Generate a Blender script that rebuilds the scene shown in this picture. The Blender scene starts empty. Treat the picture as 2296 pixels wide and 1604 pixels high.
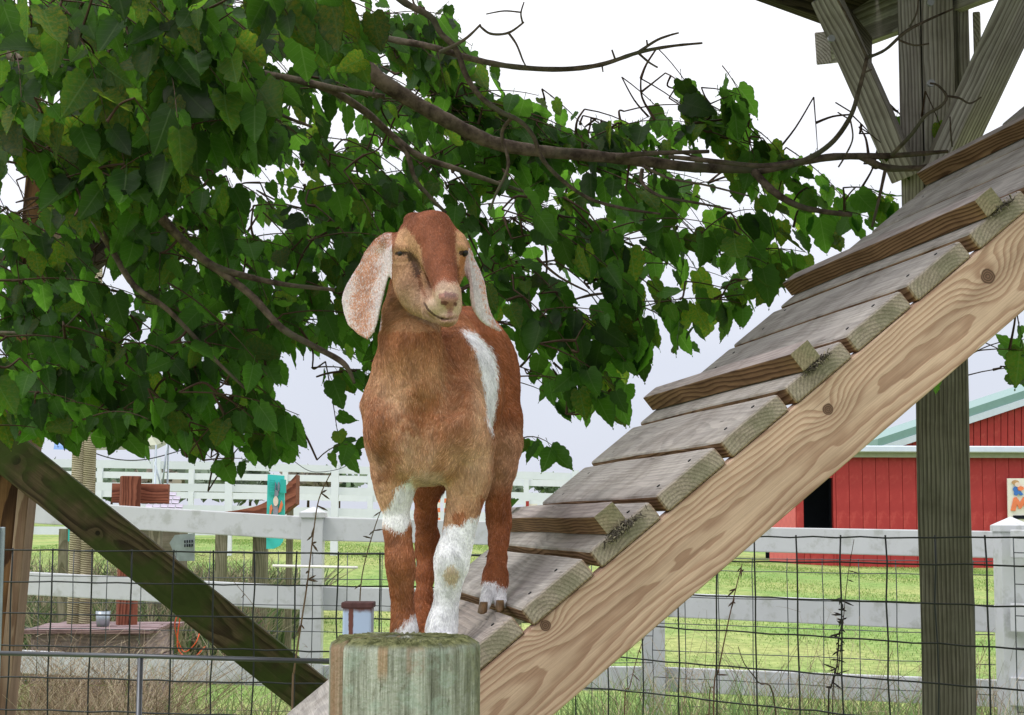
import bpy, bmesh, math, random
import numpy as np
from mathutils import Vector, Matrix
random.seed(7); rng = np.random.default_rng(7)
sc = bpy.context.scene
COL = sc.collection
R_ = math.radians

# ------------------------------------------------------------------ camera
FPX = 3600.0                      # focal length in units of a 2296-wide picture
PITCH, ROLL, CAMH = 0.10294, 0.003818, 1.35
CAM = np.array([0.0, 0.0, CAMH])
_cp, _sp, _cr, _sr = math.cos(PITCH), math.sin(PITCH), math.cos(ROLL), math.sin(ROLL)
FW = np.array([0, _cp, _sp]); _r = np.array([1.0, 0, 0]); _u = np.array([0, -_sp, _cp])
RT = _cr*_r + _sr*_u; UP = -_sr*_r + _cr*_u
def W(x, y, z):
    """point of the place seen in direction (x, y), z metres away along the view axis"""
    return CAM + z*(FW + RT*(x-1148)/FPX - UP*(y-802)/FPX)
def PJ(P):
    d = np.asarray(P) - CAM; z = d @ FW
    return 1148 + FPX*(d @ RT)/z, 802 - FPX*(d @ UP)/z, z
cam = bpy.data.objects.new('camera', bpy.data.cameras.new('camera'))
cam.data.sensor_width = 36; cam.data.lens = FPX/2296*36
cam.data.clip_start = 0.05; cam.data.clip_end = 2000
M = Matrix.Identity(4)
for i in range(3):
    M[i][0] = RT[i]; M[i][1] = UP[i]; M[i][2] = -FW[i]; M[i][3] = CAM[i]
cam.matrix_world = M
COL.objects.link(cam); sc.camera = cam

# ------------------------------------------------------------------ world: even overcast sky over a faint Nishita sky
SUN_EL, SUN_AZ = R_(52), R_(238)
world = bpy.data.worlds.new("World"); sc.world = world; world.use_nodes = True
nt = world.node_tree; nt.nodes.clear()
wo = nt.nodes.new('ShaderNodeOutputWorld'); bg = nt.nodes.new('ShaderNodeBackground')
sky = nt.nodes.new('ShaderNodeTexSky'); sky.sky_type = 'NISHITA'; sky.sun_disc = False
sky.sun_elevation = SUN_EL; sky.sun_rotation = SUN_AZ
tc = nt.nodes.new('ShaderNodeTexCoord'); sx = nt.nodes.new('ShaderNodeSeparateXYZ')
nt.links.new(tc.outputs['Generated'], sx.inputs[0])
ramp = nt.nodes.new('ShaderNodeValToRGB'); nt.links.new(sx.outputs['Z'], ramp.inputs[0])
e = ramp.color_ramp.elements
e[0].position = 0.0; e[0].color = (.31, .325, .375, 1)
e[1].position = 1.0; e[1].color = (1, 1, 1, 1)
k = e.new(0.10); k.color = (.335, .35, .40, 1)
k = e.new(0.21); k.color = (.46, .465, .49, 1)
k = e.new(0.34); k.color = (.62, .62, .63, 1)
nz = nt.nodes.new('ShaderNodeTexNoise'); nz.inputs['Scale'].default_value = 3.0; nz.inputs['Detail'].default_value = 5
mr = nt.nodes.new('ShaderNodeMapRange'); mr.inputs[3].default_value = 20.0; mr.inputs[4].default_value = 25.0
nt.links.new(tc.outputs['Generated'], nz.inputs['Vector']); nt.links.new(nz.outputs[0], mr.inputs[0])
sc1 = nt.nodes.new('ShaderNodeVectorMath'); sc1.operation = 'SCALE'
nt.links.new(ramp.outputs[0], sc1.inputs[0]); nt.links.new(mr.outputs[0], sc1.inputs['Scale'])
mx = nt.nodes.new('ShaderNodeMix'); mx.data_type = 'RGBA'; mx.inputs[0].default_value = 0.9
nt.links.new(sky.outputs[0], mx.inputs[6]); nt.links.new(sc1.outputs[0], mx.inputs[7])
nt.links.new(mx.outputs[2], bg.inputs[0]); bg.inputs[1].default_value = 0.12
nt.links.new(bg.outputs[0], wo.inputs[0])
sl = bpy.data.lights.new('sun', 'SUN'); sl.energy = 1.4; sl.angle = R_(16); sl.color = (1, .97, .93)
so = bpy.data.objects.new('sun', sl); COL.objects.link(so)
sdir = Vector((math.sin(SUN_AZ)*math.cos(SUN_EL), math.cos(SUN_AZ)*math.cos(SUN_EL), math.sin(SUN_EL)))
so.rotation_euler = sdir.to_track_quat('Z', 'Y').to_euler(); so.location = (0, 0, 20)
sc.view_settings.view_transform = 'Standard'; sc.view_settings.look = 'None'
sc.view_settings.gamma = 1; sc.view_settings.exposure = -0.2; sc.view_settings.use_curve_mapping = False
sc.render.engine = 'CYCLES'
sc.cycles.max_bounces = 8; sc.cycles.diffuse_bounces = 4; sc.cycles.transmission_bounces = 6

# ------------------------------------------------------------------ helpers
def srgb(r, g, b, k=1.0):
    def f(c):
        c /= 255.0
        return (c/12.92 if c <= .04045 else ((c+.055)/1.055)**2.4)*k
    return (f(r), f(g), f(b))
def c4(c): return (c[0], c[1], c[2], 1.0)
def tag(o, label=None, cat=None, group=None, kind=None):
    if label: o['label'] = label
    if cat: o['category'] = cat
    if group: o['group'] = group
    if kind: o['kind'] = kind
    return o
def empty(name, loc, label=None, cat=None, group=None):
    o = bpy.data.objects.new(name, None); o.empty_display_size = .1
    o.location = Vector(loc); COL.objects.link(o)
    return tag(o, label, cat, group)
def wm(o):
    if o.parent: return wm(o.parent) @ o.matrix_parent_inverse @ o.matrix_basis
    return o.matrix_basis
def link(name, me, parent=None, mat=None, matrix=None):
    o = bpy.data.objects.new(name, me); COL.objects.link(o)
    if mat is not None and len(me.materials) == 0: me.materials.append(mat)
    if matrix is not None: o.matrix_basis = matrix
    if parent is not None:
        o.parent = parent; o.matrix_parent_inverse = wm(parent).inverted()
    return o
def mesh_from(name, V, F, mat=None, smooth=False, uv=None, tint=None):
    me = bpy.data.meshes.new(name)
    V = np.asarray(V, dtype=np.float32)
    if isinstance(F, np.ndarray):
        n, k = F.shape
        me.vertices.add(len(V)); me.vertices.foreach_set('co', V.ravel())
        me.loops.add(n*k); me.loops.foreach_set('vertex_index', F.astype(np.int32).ravel())
        me.polygons.add(n); me.polygons.foreach_set('loop_start', np.arange(0, n*k, k, dtype=np.int32))
        me.polygons.foreach_set('loop_total', np.full(n, k, dtype=np.int32))
        me.update(calc_edges=True)
    else:
        me.from_pydata([tuple(map(float, v)) for v in V], [], F)
    if smooth: me.polygons.foreach_set('use_smooth', np.ones(len(me.polygons), dtype=bool))
    if uv is not None:
        l = me.uv_layers.new(name='UVMap'); vi = np.empty(len(me.loops), dtype=np.int32)
        me.loops.foreach_get('vertex_index', vi); l.data.foreach_set('uv', np.asarray(uv, dtype=np.float32)[vi].ravel())
    if tint is not None:
        a = me.attributes.new('tint', 'FLOAT_COLOR', 'POINT')
        t = np.ones((len(V), 4), dtype=np.float32); t[:, :3] = tint; a.data.foreach_set('color', t.ravel())
    if mat: me.materials.append(mat)
    return me
def axes(A, B, up):
    A = Vector(A); B = Vector(B); X = (B-A).normalized(); Z = Vector(up)
    Z = (Z - X*Z.dot(X)).normalized(); Y = Z.cross(X)
    m = Matrix.Identity(4); c = (A+B)/2
    for i in range(3): m[i][0] = X[i]; m[i][1] = Y[i]; m[i][2] = Z[i]; m[i][3] = c[i]
    return m
_bc = {}
def box_mesh(L, w, t, bev=.004, seg=2, mat=None, key=None, wob=0):
    kk = (round(L, 4), round(w, 4), round(t, 4), bev, seg, mat.name if mat else '', key)
    if kk in _bc: return _bc[kk]
    bm = bmesh.new(); bmesh.ops.create_cube(bm, size=1.0)
    for v in bm.verts: v.co = Vector((v.co.x*L, v.co.y*w, v.co.z*t))
    if wob:
        cuts = max(2, int(L/.12))
        es = [e for e in bm.edges if abs((e.verts[0].co-e.verts[1].co).x) > L*.5]
        bmesh.ops.subdivide_edges(bm, edges=es, cuts=cuts, use_grid_fill=True)
        for v in bm.verts:
            v.co.y += wob*math.sin(v.co.x*9+hash(key or 0) % 7); v.co.z += wob*.6*math.sin(v.co.x*6+1)
    if bev:
        es = [e for e in bm.edges if e.is_manifold and e.calc_face_angle(0) > .8]
        bmesh.ops.bevel(bm, geom=es, offset=min(bev, t*.4, w*.4), segments=seg, affect='EDGES', profile=.6)
    me = bpy.data.meshes.new('board'); bm.to_mesh(me); bm.free()
    if mat: me.materials.append(mat)
    _bc[kk] = me
    return me
def board(name, A, B, up, w, t, mat, parent=None, bev=.004, seg=2, key=None, wob=0):
    """box from A to B, t thick along up, w wide across"""
    L = (Vector(A)-Vector(B)).length
    return link(name, box_mesh(L, w, t, bev, seg, mat, key, wob), parent, None, axes(A, B, up))
def tube_geo(pts, rad, n=8, cap=True):
    pts = [np.asarray(p, float) for p in pts]; V = []; F = []
    if not hasattr(rad, '__len__'): rad = [rad]*len(pts)
    ref = None
    for i, p in enumerate(pts):
        d = pts[min(i+1, len(pts)-1)] - pts[max(i-1, 0)]; d = d/(np.linalg.norm(d)+1e-9)
        if ref is None:
            ref = np.cross(d, [0, 0, 1.0]) if abs(d[2]) < .9 else np.cross(d, [1.0, 0, 0])
        ref = ref - d*(ref @ d); ref /= np.linalg.norm(ref)+1e-9
        b = np.cross(d, ref)
        for j in range(n):
            a = 2*math.pi*j/n; V.append(p + rad[i]*(math.cos(a)*ref + math.sin(a)*b))
    for i in range(len(pts)-1):
        for j in range(n):
            F.append((i*n+j, i*n+(j+1) % n, (i+1)*n+(j+1) % n, (i+1)*n+j))
    if cap: F.append(tuple(range(n-1, -1, -1))); F.append(tuple((len(pts)-1)*n+j for j in range(n)))
    return V, F
def tube(name, pts, rad, mat, parent=None, n=8, smooth=True):
    c = np.mean(np.asarray(pts, float), axis=0)
    V, F = tube_geo([np.asarray(p)-c for p in pts], rad, n)
    return link(name, mesh_from(name, V, F, mat, smooth), parent, None, Matrix.Translation(Vector(c)))
def joined(name, geos, mat, parent=None, smooth=True, kind=None, tint=None):
    V = []; F = []
    for v, f in geos:
        o = len(V); V += list(v); F += [tuple(i+o for i in q) for q in f]
    o = link(name, mesh_from(name, V, F, mat, smooth, tint=tint), parent)
    if kind: o['kind'] = kind
    return o
def spline(pts, rad, sub=6):
    P = np.array(pts, float); n = len(P); out = []; ro = []
    for i in range(n-1):
        p0 = P[max(i-1, 0)]; p1 = P[i]; p2 = P[i+1]; p3 = P[min(i+2, n-1)]
        for s in range(sub):
            t = s/sub
            out.append(.5*((2*p1)+(-p0+p2)*t+(2*p0-5*p1+4*p2-p3)*t*t+(-p0+3*p1-3*p2+p3)*t**3))
            ro.append(rad[i]*(1-t)+rad[i+1]*t)
    out.append(P[-1]); ro.append(rad[-1])
    return out, ro

# ------------------------------------------------------------------ node helper
class N:
    def __init__(s, name):
        s.m = bpy.data.materials.new(name); s.m.use_nodes = True; s.t = s.m.node_tree; s.t.nodes.clear()
        s.out = s.t.nodes.new('ShaderNodeOutputMaterial')
    def put(s, sock, v):
        if hasattr(v, 'is_linked') or hasattr(v, 'links'): s.t.links.new(v, sock)
        elif isinstance(v, (tuple, list)) and len(v) == 3 and sock.type == 'RGBA': sock.default_value = c4(v)
        else: sock.default_value = v
    def new(s, typ, **kw):
        n = s.t.nodes.new(typ)
        for k_, v in kw.items(): setattr(n, k_, v)
        return n
    def ma(s, op, a, b=None, c=None, clamp=False):
        n = s.new('ShaderNodeMath', operation=op); n.use_clamp = clamp
        s.put(n.inputs[0], a)
        if b is not None: s.put(n.inputs[1], b)
        if c is not None: s.put(n.inputs[2], c)
        return n.outputs[0]
    def mr(s, v, a, b, c=0.0, d=1.0, smooth=True):
        n = s.new('ShaderNodeMapRange', interpolation_type='SMOOTHSTEP' if smooth else 'LINEAR')
        s.put(n.inputs[0], v)
        for i, x in enumerate((a, b, c, d)): s.put(n.inputs[i+1], x)
        return n.outputs[0]
    def mix(s, f, a, b):
        n = s.new('ShaderNodeMix', data_type='RGBA'); s.put(n.inputs[0], f); s.put(n.inputs[6], a); s.put(n.inputs[7], b)
        return n.outputs[2]
    def mul(s, f, a, b):
        n = s.new('ShaderNodeMix', data_type='RGBA', blend_type='MULTIPLY'); s.put(n.inputs[0], f); s.put(n.inputs[6], a); s.put(n.inputs[7], b)
        return n.outputs[2]
    def obj(s): return s.new('ShaderNodeTexCoord').outputs['Object']
    def geo(s): return s.new('ShaderNodeNewGeometry')
    def sep(s, v):
        n = s.new('ShaderNodeSeparateXYZ'); s.put(n.inputs[0], v); return n.outputs
    def comb(s, x, y, z):
        n = s.new('ShaderNodeCombineXYZ'); s.put(n.inputs[0], x); s.put(n.inputs[1], y); s.put(n.inputs[2], z); return n.outputs[0]
    def noise(s, v, scale, detail=3, rough=.5, dist=0.0):
        n = s.new('ShaderNodeTexNoise'); s.put(n.inputs['Vector'], v); n.inputs['Scale'].default_value = scale
        n.inputs['Detail'].default_value = detail; n.inputs['Roughness'].default_value = rough; n.inputs['Distortion'].default_value = dist
        return n.outputs[0]
    def vadd(s, a, b):
        n = s.new('ShaderNodeVectorMath', operation='ADD'); s.put(n.inputs[0], a); s.put(n.inputs[1], b); return n.outputs[0]
    def vmul(s, a, b):
        n = s.new('ShaderNodeVectorMath', operation='MULTIPLY'); s.put(n.inputs[0], a); s.put(n.inputs[1], b); return n.outputs[0]
    def rand(s): return s.new('ShaderNodeObjectInfo').outputs['Random']
    def attr(s, name): return s.new('ShaderNodeAttribute', attribute_name=name).outputs['Color']
    def bump(s, h, strength=.5, dist=.002):
        n = s.new('ShaderNodeBump'); n.inputs['Strength'].default_value = strength; n.inputs['Distance'].default_value = dist
        s.put(n.inputs['Height'], h); return n.outputs[0]
    def bsdf(s, col, rough=.8, spec=.3, normal=None, metal=0.0, **kw):
        n = s.new('ShaderNodeBsdfPrincipled'); s.put(n.inputs['Base Color'], col); s.put(n.inputs['Roughness'], rough)
        n.inputs['Specular IOR Level'].default_value = spec; n.inputs['Metallic'].default_value = metal
        if normal is not None: s.put(n.inputs['Normal'], normal)
        for k_, v in kw.items(): s.put(n.inputs[k_], v)
        s.t.links.new(n.outputs[0], s.out.inputs[0]); return n

def wood(name, light, dark, rings=110, axis=(.03, -.05), wav=.03, wavf=1.6, grey=None, greyamt=0.0, under=None,
         algae=0.0, knots=(), per_obj=True, endlen=None, streak=.35, rough=.85, contrast=1.0, ringn=.5, endcol=None, dirt=.25, bumps=.5):
    """growth rings round an axis that runs beside the board: cathedrals on the faces, arcs on the ends"""
    n = N(name); p = n.obj(); x, y, z = n.sep(p)
    if per_obj:
        rd = n.rand(); r2 = n.ma('FRACT', n.ma('MULTIPLY', rd, 37.3)); r3 = n.ma('FRACT', n.ma('MULTIPLY', rd, 91.7))
        ax = n.ma('MULTIPLY_ADD', r2, .14, axis[0]-.07); az = n.ma('MULTIPLY_ADD', r3, -.05, axis[1]); xo = n.ma('MULTIPLY', rd, 30.0)
    else: ax, az, xo = axis[0], axis[1], 0.0
    xs = n.ma('ADD', x, xo)
    n1 = n.noise(n.comb(n.ma('MULTIPLY', xs, wavf), 0.3, 0.0), 1.0, 2, .5)
    n2 = n.noise(n.comb(n.ma('MULTIPLY', xs, wavf*.8), 5.3, 2.0), 1.0, 2, .5)
    yy = n.ma('SUBTRACT', y, n.ma('MULTIPLY_ADD', n.ma('SUBTRACT', n1, .5), wav*2, ax))
    zz = n.ma('SUBTRACT', z, n.ma('MULTIPLY_ADD', n.ma('SUBTRACT', n2, .5), wav*2.4, az))
    r = n.ma('SQRT', n.ma('ADD', n.ma('MULTIPLY', yy, yy), n.ma('MULTIPLY', zz, zz)))
    r = n.ma('ADD', r, n.ma('MULTIPLY', n.ma('SUBTRACT', n.noise(n.comb(n.ma('MULTIPLY', xs, 4.0), n.ma('MULTIPLY', y, 14.0), n.ma('MULTIPLY', z, 14.0)), 1.0, 3, .55), .5), .012*ringn*2))
    kmask = None; kd_all = None
    for kx, ky, kr in knots:
        dx = n.ma('MULTIPLY', n.ma('SUBTRACT', x, kx), .62); dy = n.ma('SUBTRACT', y, ky)
        d = n.ma('SQRT', n.ma('ADD', n.ma('MULTIPLY', dx, dx), n.ma('MULTIPLY', dy, dy)))
        g = n.ma('EXPONENT', n.ma('MULTIPLY', n.ma('MULTIPLY', d, d), -1.0/(kr*2.6)**2))
        r = n.ma('ADD', r, n.ma('MULTIPLY', g, kr*1.9))
        dd = n.ma('ADD', n.ma('SQRT', n.ma('ADD', n.ma('MULTIPLY', n.ma('SUBTRACT', x, kx), n.ma('SUBTRACT', x, kx)), n.ma('MULTIPLY', dy, dy))), n.ma('MULTIPLY', n.ma('SUBTRACT', n.noise(p, 60, 2), .5), kr*.5))
        mk = n.mr(dd, kr*1.12, kr*.9)
        kmask = mk if kmask is None else n.ma('MAXIMUM', kmask, mk)
        dk = n.ma('DIVIDE', dd, kr); kd_all = dk if kd_all is None else n.ma('MINIMUM', kd_all, dk)
    q = n.ma('FRACT', n.ma('MULTIPLY', r, rings))
    band = n.ma('MULTIPLY', n.mr(q, .25, .86), n.mr(q, 1.0, .93))
    fine = n.noise(n.comb(n.ma('MULTIPLY', xs, 6.0), n.ma('MULTIPLY', y, 420.0), n.ma('MULTIPLY', z, 420.0)), 1.0, 3, .6)
    med = n.noise(n.comb(n.ma('MULTIPLY', xs, 1.6), n.ma('MULTIPLY', y, 22.0), n.ma('MULTIPLY', z, 22.0)), 1.0, 4, .6)
    col = n.mix(n.ma('MULTIPLY', band, contrast), light, dark)
    col = n.mul(1.0, col, n.mix(n.mr(fine, .3, .7), (1-streak*.5,)*3, (1+streak*.25,)*3))
    col = n.mul(1.0, col, n.mix(n.mr(med, .3, .7), (.82, .80, .78), (1.12, 1.12, 1.12)))
    chk = n.noise(n.comb(n.ma('MULTIPLY', xs, 3.5), n.ma('MULTIPLY', y, 150.0), n.ma('MULTIPLY', z, 150.0)), 1.0, 2, .5)
    col = n.mix(n.ma('MULTIPLY', n.mr(chk, .72, .78), .6), col, tuple(c*.3 for c in dark))
    if kmask is not None:
        kc = n.mix(n.mr(n.ma('FRACT', n.ma('MULTIPLY', kd_all, 3.2)), .2, .8), tuple(c*.62 for c in dark), tuple(c*.28 for c in dark))
        col = n.mix(n.ma('MULTIPLY', n.ma('EXPONENT', n.ma('MULTIPLY', kd_all, -1.1)), .6), col, tuple(c*.75 for c in dark))
        col = n.mix(kmask, col, kc)
    up = n.sep(n.new('ShaderNodeTexCoord').outputs['Normal'])[2]
    upx = n.sep(n.new('ShaderNodeTexCoord').outputs['Normal'])[0]
    if grey is not None:
        gm = n.ma('MULTIPLY', n.mr(n.ma('ADD', up, n.ma('MULTIPLY', n.ma('SUBTRACT', n.noise(p, 25, 3), .5), .5)), .2, .8), greyamt)
        gc = n.mix(n.ma('MULTIPLY', band, .42), grey, tuple(c*.62 for c in grey))
        gc = n.mul(1.0, gc, n.mix(n.mr(fine, .25, .75), (.78, .77, .78), (1.12, 1.12, 1.12)))
        gc = n.mul(1.0, gc, n.mix(n.mr(med, .3, .7), (.86, .85, .86), (1.08, 1.08, 1.08)))
        # small checks and dents that collect dirt
        ch = n.noise(n.comb(n.ma('MULTIPLY', xs, 9.0), n.ma('MULTIPLY', y, 130.0), z), 1.0, 2, .5)
        gc = n.mix(n.mr(ch, .70, .76), gc, tuple(c*.25 for c in grey))
        col = n.mix(gm, col, gc)
    if endcol is not None:
        em = n.mr(n.ma('ABSOLUTE', upx), .5, .9)
        ec = n.mix(n.ma('MULTIPLY', band, .55), endcol, tuple(c*.5 for c in endcol))
        crk = n.noise(n.vmul(p, (1, 1, 1)), 260, 3, .7)
        ec = n.mul(1.0, ec, n.mix(n.mr(crk, .3, .7), (.7, .7, .68), (1.15, 1.15, 1.15)))
        gr = n.mr(n.noise(p, 22, 4, .6), .42, .62)
        ec = n.mix(n.ma('MULTIPLY', gr, .35), ec, srgb(98, 106, 76))
        col = n.mix(em, col, ec)
    if algae:
        am = n.ma('MULTIPLY', n.mr(n.noise(p, 5, 5, .6), .40, .58), algae)
        col = n.mix(am, col, n.mul(.35, srgb(66, 80, 32), col))
    dm = n.noise(p, 8, 6, .65)
    col = n.mul(dirt, col, n.mix(n.mr(dm, .35, .6), (.45, .42, .38), (1, 1, 1)))
    h = n.ma('ADD', n.ma('MULTIPLY', band, -.5), n.ma('MULTIPLY', fine, .8))
    n.bsdf(col, rough, .2, n.bump(h, bumps, .0012))
    return n.m

def simple(name, col, rough=.6, spec=.4, metal=0.0, var=.12, vs=6.0, dirt=None, dirtamt=.4, dscale=4, streaks=False, bump=.15, translucent=0.0):
    n = N(name); p = n.obj()
    v = n.noise(p, vs, 5, .6)
    c = n.mul(1.0, col, n.mix(n.mr(v, .3, .7), (1-var,)*3, (1+var*.6,)*3))
    if dirt is not None:
        pp = n.vmul(p, (1, 1, .15)) if streaks else p
        c = n.mix(n.ma('MULTIPLY', n.mr(n.noise(pp, dscale, 6, .7), .5, .68), dirtamt), c, dirt)
    n.bsdf(c, rough, spec, n.bump(n.noise(p, vs*12, 3), bump, .002) if bump else None, metal)
    return n.m

# ------------------------------------------------------------------ materials
M_STR = wood('new_pine', srgb(192, 165, 145), srgb(150, 117, 98), rings=165, axis=(-.012, -.060), wav=.034, wavf=1.0, per_obj=False,
             knots=((-.678, .058, .0095), (-.033, .0265, .0105), (.372, .023, .0145), (.95, -.02, .012)), streak=.3, ringn=.9, contrast=.75, dirt=.14, bumps=.5)
M_PLANK = wood('weathered_plank', srgb(170, 138, 112), srgb(112, 82, 60), rings=150, axis=(0, -.045), wav=.03, grey=srgb(186, 181, 177), greyamt=.95,
               endcol=srgb(162, 150, 136), streak=.5, dirt=.55)
M_PLANKK = wood('weathered_plank_knot', srgb(170, 138, 112), srgb(112, 82, 60), rings=150, axis=(0.01, -.05), wav=.03, grey=srgb(186, 181, 177), greyamt=.75,
               endcol=srgb(162, 150, 136), streak=.4, dirt=.35, knots=((-.435, .005, .018),), per_obj=False)
M_CLEAT = wood('weathered_cleat', srgb(150, 118, 90), srgb(98, 70, 50), rings=160, axis=(0, -.03), grey=srgb(186, 176, 174), greyamt=.9, endcol=srgb(152, 140, 116), dirt=.4)
M_POST = wood('grey_treated_post', srgb(128, 124, 116), srgb(90, 87, 81), rings=110, axis=(.26, -.05), wav=.014, wavf=1.2, grey=None, algae=.12, streak=.7, dirt=.4, bumps=1.0)
M_TOWER = wood('grey_tower_timber', srgb(190, 184, 180), srgb(140, 132, 127), rings=120, axis=(.13, -.05), wav=.02, streak=.6, dirt=.35, bumps=.8)
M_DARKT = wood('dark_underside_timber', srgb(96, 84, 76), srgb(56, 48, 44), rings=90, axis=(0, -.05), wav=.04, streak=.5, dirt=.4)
M_DIAG = wood('mossy_brace_timber', srgb(86, 74, 54), srgb(52, 42, 28), rings=75, axis=(0, -.045), wav=.045, knots=((-.42, .0, .016), (-.05, -.02, .008)), algae=.95, streak=.5, per_obj=False, dirt=.4)
M_LEG = wood('brown_leg_timber', srgb(120, 88, 60), srgb(66, 44, 30), rings=90, axis=(0, -.05), wav=.03, streak=.5, dirt=.3)
M_LEGLIT = wood('lit_leg_side_timber', srgb(158, 134, 118), srgb(120, 94, 80), rings=90, axis=(0, -.05), wav=.02, streak=.4, dirt=.2)  # paler timber: light on the leg's side face put into the colour
M_RED = wood('red_cedar', srgb(150, 92, 74), srgb(102, 56, 44), rings=100, axis=(0, -.07), wav=.03, streak=.5, dirt=.3)
M_OLDP = wood('old_grey_pole', srgb(140, 134, 116), srgb(110, 104, 88), rings=100, algae=.3, streak=.6)
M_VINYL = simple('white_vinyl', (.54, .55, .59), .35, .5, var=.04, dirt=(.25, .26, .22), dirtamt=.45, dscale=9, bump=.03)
M_VINYL2 = simple('white_vinyl_far', (.68, .71, .79), .45, .4, var=.03, bump=0)  # white vinyl tinted bluish, distance haze put into the colour
M_WIRE = simple('dark_wire', srgb(52, 54, 56), .45, .5, .6, bump=0)
M_WIRE2 = simple('grey_wire', srgb(78, 82, 86), .5, .5, .5, bump=0)
M_TUBE = simple('grey_steel_tube', srgb(96, 98, 104), .4, .5, .7, var=.2, bump=.1)
M_GALV = simple('galvanised_steel', srgb(165, 175, 185), .4, .5, .6, var=.2, bump=.1)
M_HOOF = simple('horn_hoof', srgb(120, 92, 62), .5, .4, var=.35, vs=90, bump=.3)
M_BLACK = simple('dark_interior', (.012, .014, .022), .9, .1, bump=0)  # near black painted in for dark hollows, also the sign's printed bar
M_TEAL = simple('teal_paint', srgb(70, 198, 196), .45, .4, var=.05, bump=.03)
M_TEALD = simple('teal_panel_paint', srgb(52, 176, 172), .45, .4, var=.05, bump=.03)
M_ORANGE = simple('orange_paint', srgb(235, 130, 90), .5, .4, bump=0)
M_CREAM = simple('cream_board', srgb(232, 228, 222), .5, .4, var=.03, bump=0)
M_TAN = simple('tan_print', srgb(190, 150, 110), .6, .3, bump=0)
M_BLUE = simple('blue_print', srgb(70, 120, 200), .6, .3, bump=0)
M_GREYP = simple('grey_print', srgb(150, 150, 170), .6, .3, bump=0)
M_PINKP = simple('pink_white_print', srgb(236, 214, 206), .6, .3, bump=0)
M_BARRED = simple('barn_red', srgb(164, 54, 54), .65, .3, var=.10, vs=2.5, dirt=srgb(214, 110, 100), dirtamt=.22, dscale=3.0, bump=.1)
M_PINK = simple('lit_red_siding', srgb(205, 100, 98), .65, .3, var=.10, bump=.05)  # paler copy of the barn red, light on the side wall painted in
M_TRIM = simple('pale_metal_trim', srgb(205, 214, 232), .35, .5, .2, var=.05, bump=0)
M_FASC = simple('sage_fascia', srgb(158, 160, 142), .7, .2, var=.1, bump=.1)
M_GROOF = simple('green_metal_roof', srgb(118, 150, 148), .5, .4, var=.05, bump=0)
M_CANOPY = simple('olive_canvas', srgb(165, 168, 150), .8, .2, var=.06, bump=0)
M_BLUECV = simple('blue_canvas', srgb(120, 150, 200), .7, .2, bump=0)
M_STONE = simple('lilac_grey_shingle', srgb(186, 178, 196), .8, .2, var=.2, bump=.3)
M_TWINE = simple('orange_twine', srgb(225, 90, 50), .6, .3, bump=0)
M_BRONZE = simple('zinc_bolt', srgb(150, 150, 150), .5, .5, .9, bump=0)
M_STRAW = simple('straw', srgb(196, 182, 150), .8, .2, var=.3, vs=40, bump=0)
M_BARK = None

def bark():
    n = N('branch_bark'); p = n.obj()
    a = n.noise(p, 28, 6, .65); b = n.noise(p, 6, 4, .6)
    c = n.mix(n.mr(a, .3, .7), srgb(50, 40, 34), srgb(112, 98, 86))
    c = n.mix(n.mr(b, .45, .7), c, srgb(80, 80, 64))
    n.bsdf(c, .85, .2, n.bump(n.ma('ADD', a, n.noise(p, 120, 3)), .6, .004)); return n.m
M_BARK = bark()
def twigm():
    n = N('twig_bark'); p = n.obj(); a = n.noise(p, 30, 3)
    n.bsdf(n.mix(a, srgb(50, 37, 30), srgb(84, 64, 50)), .8, .2); return n.m
M_TWIG = twigm()

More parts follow.
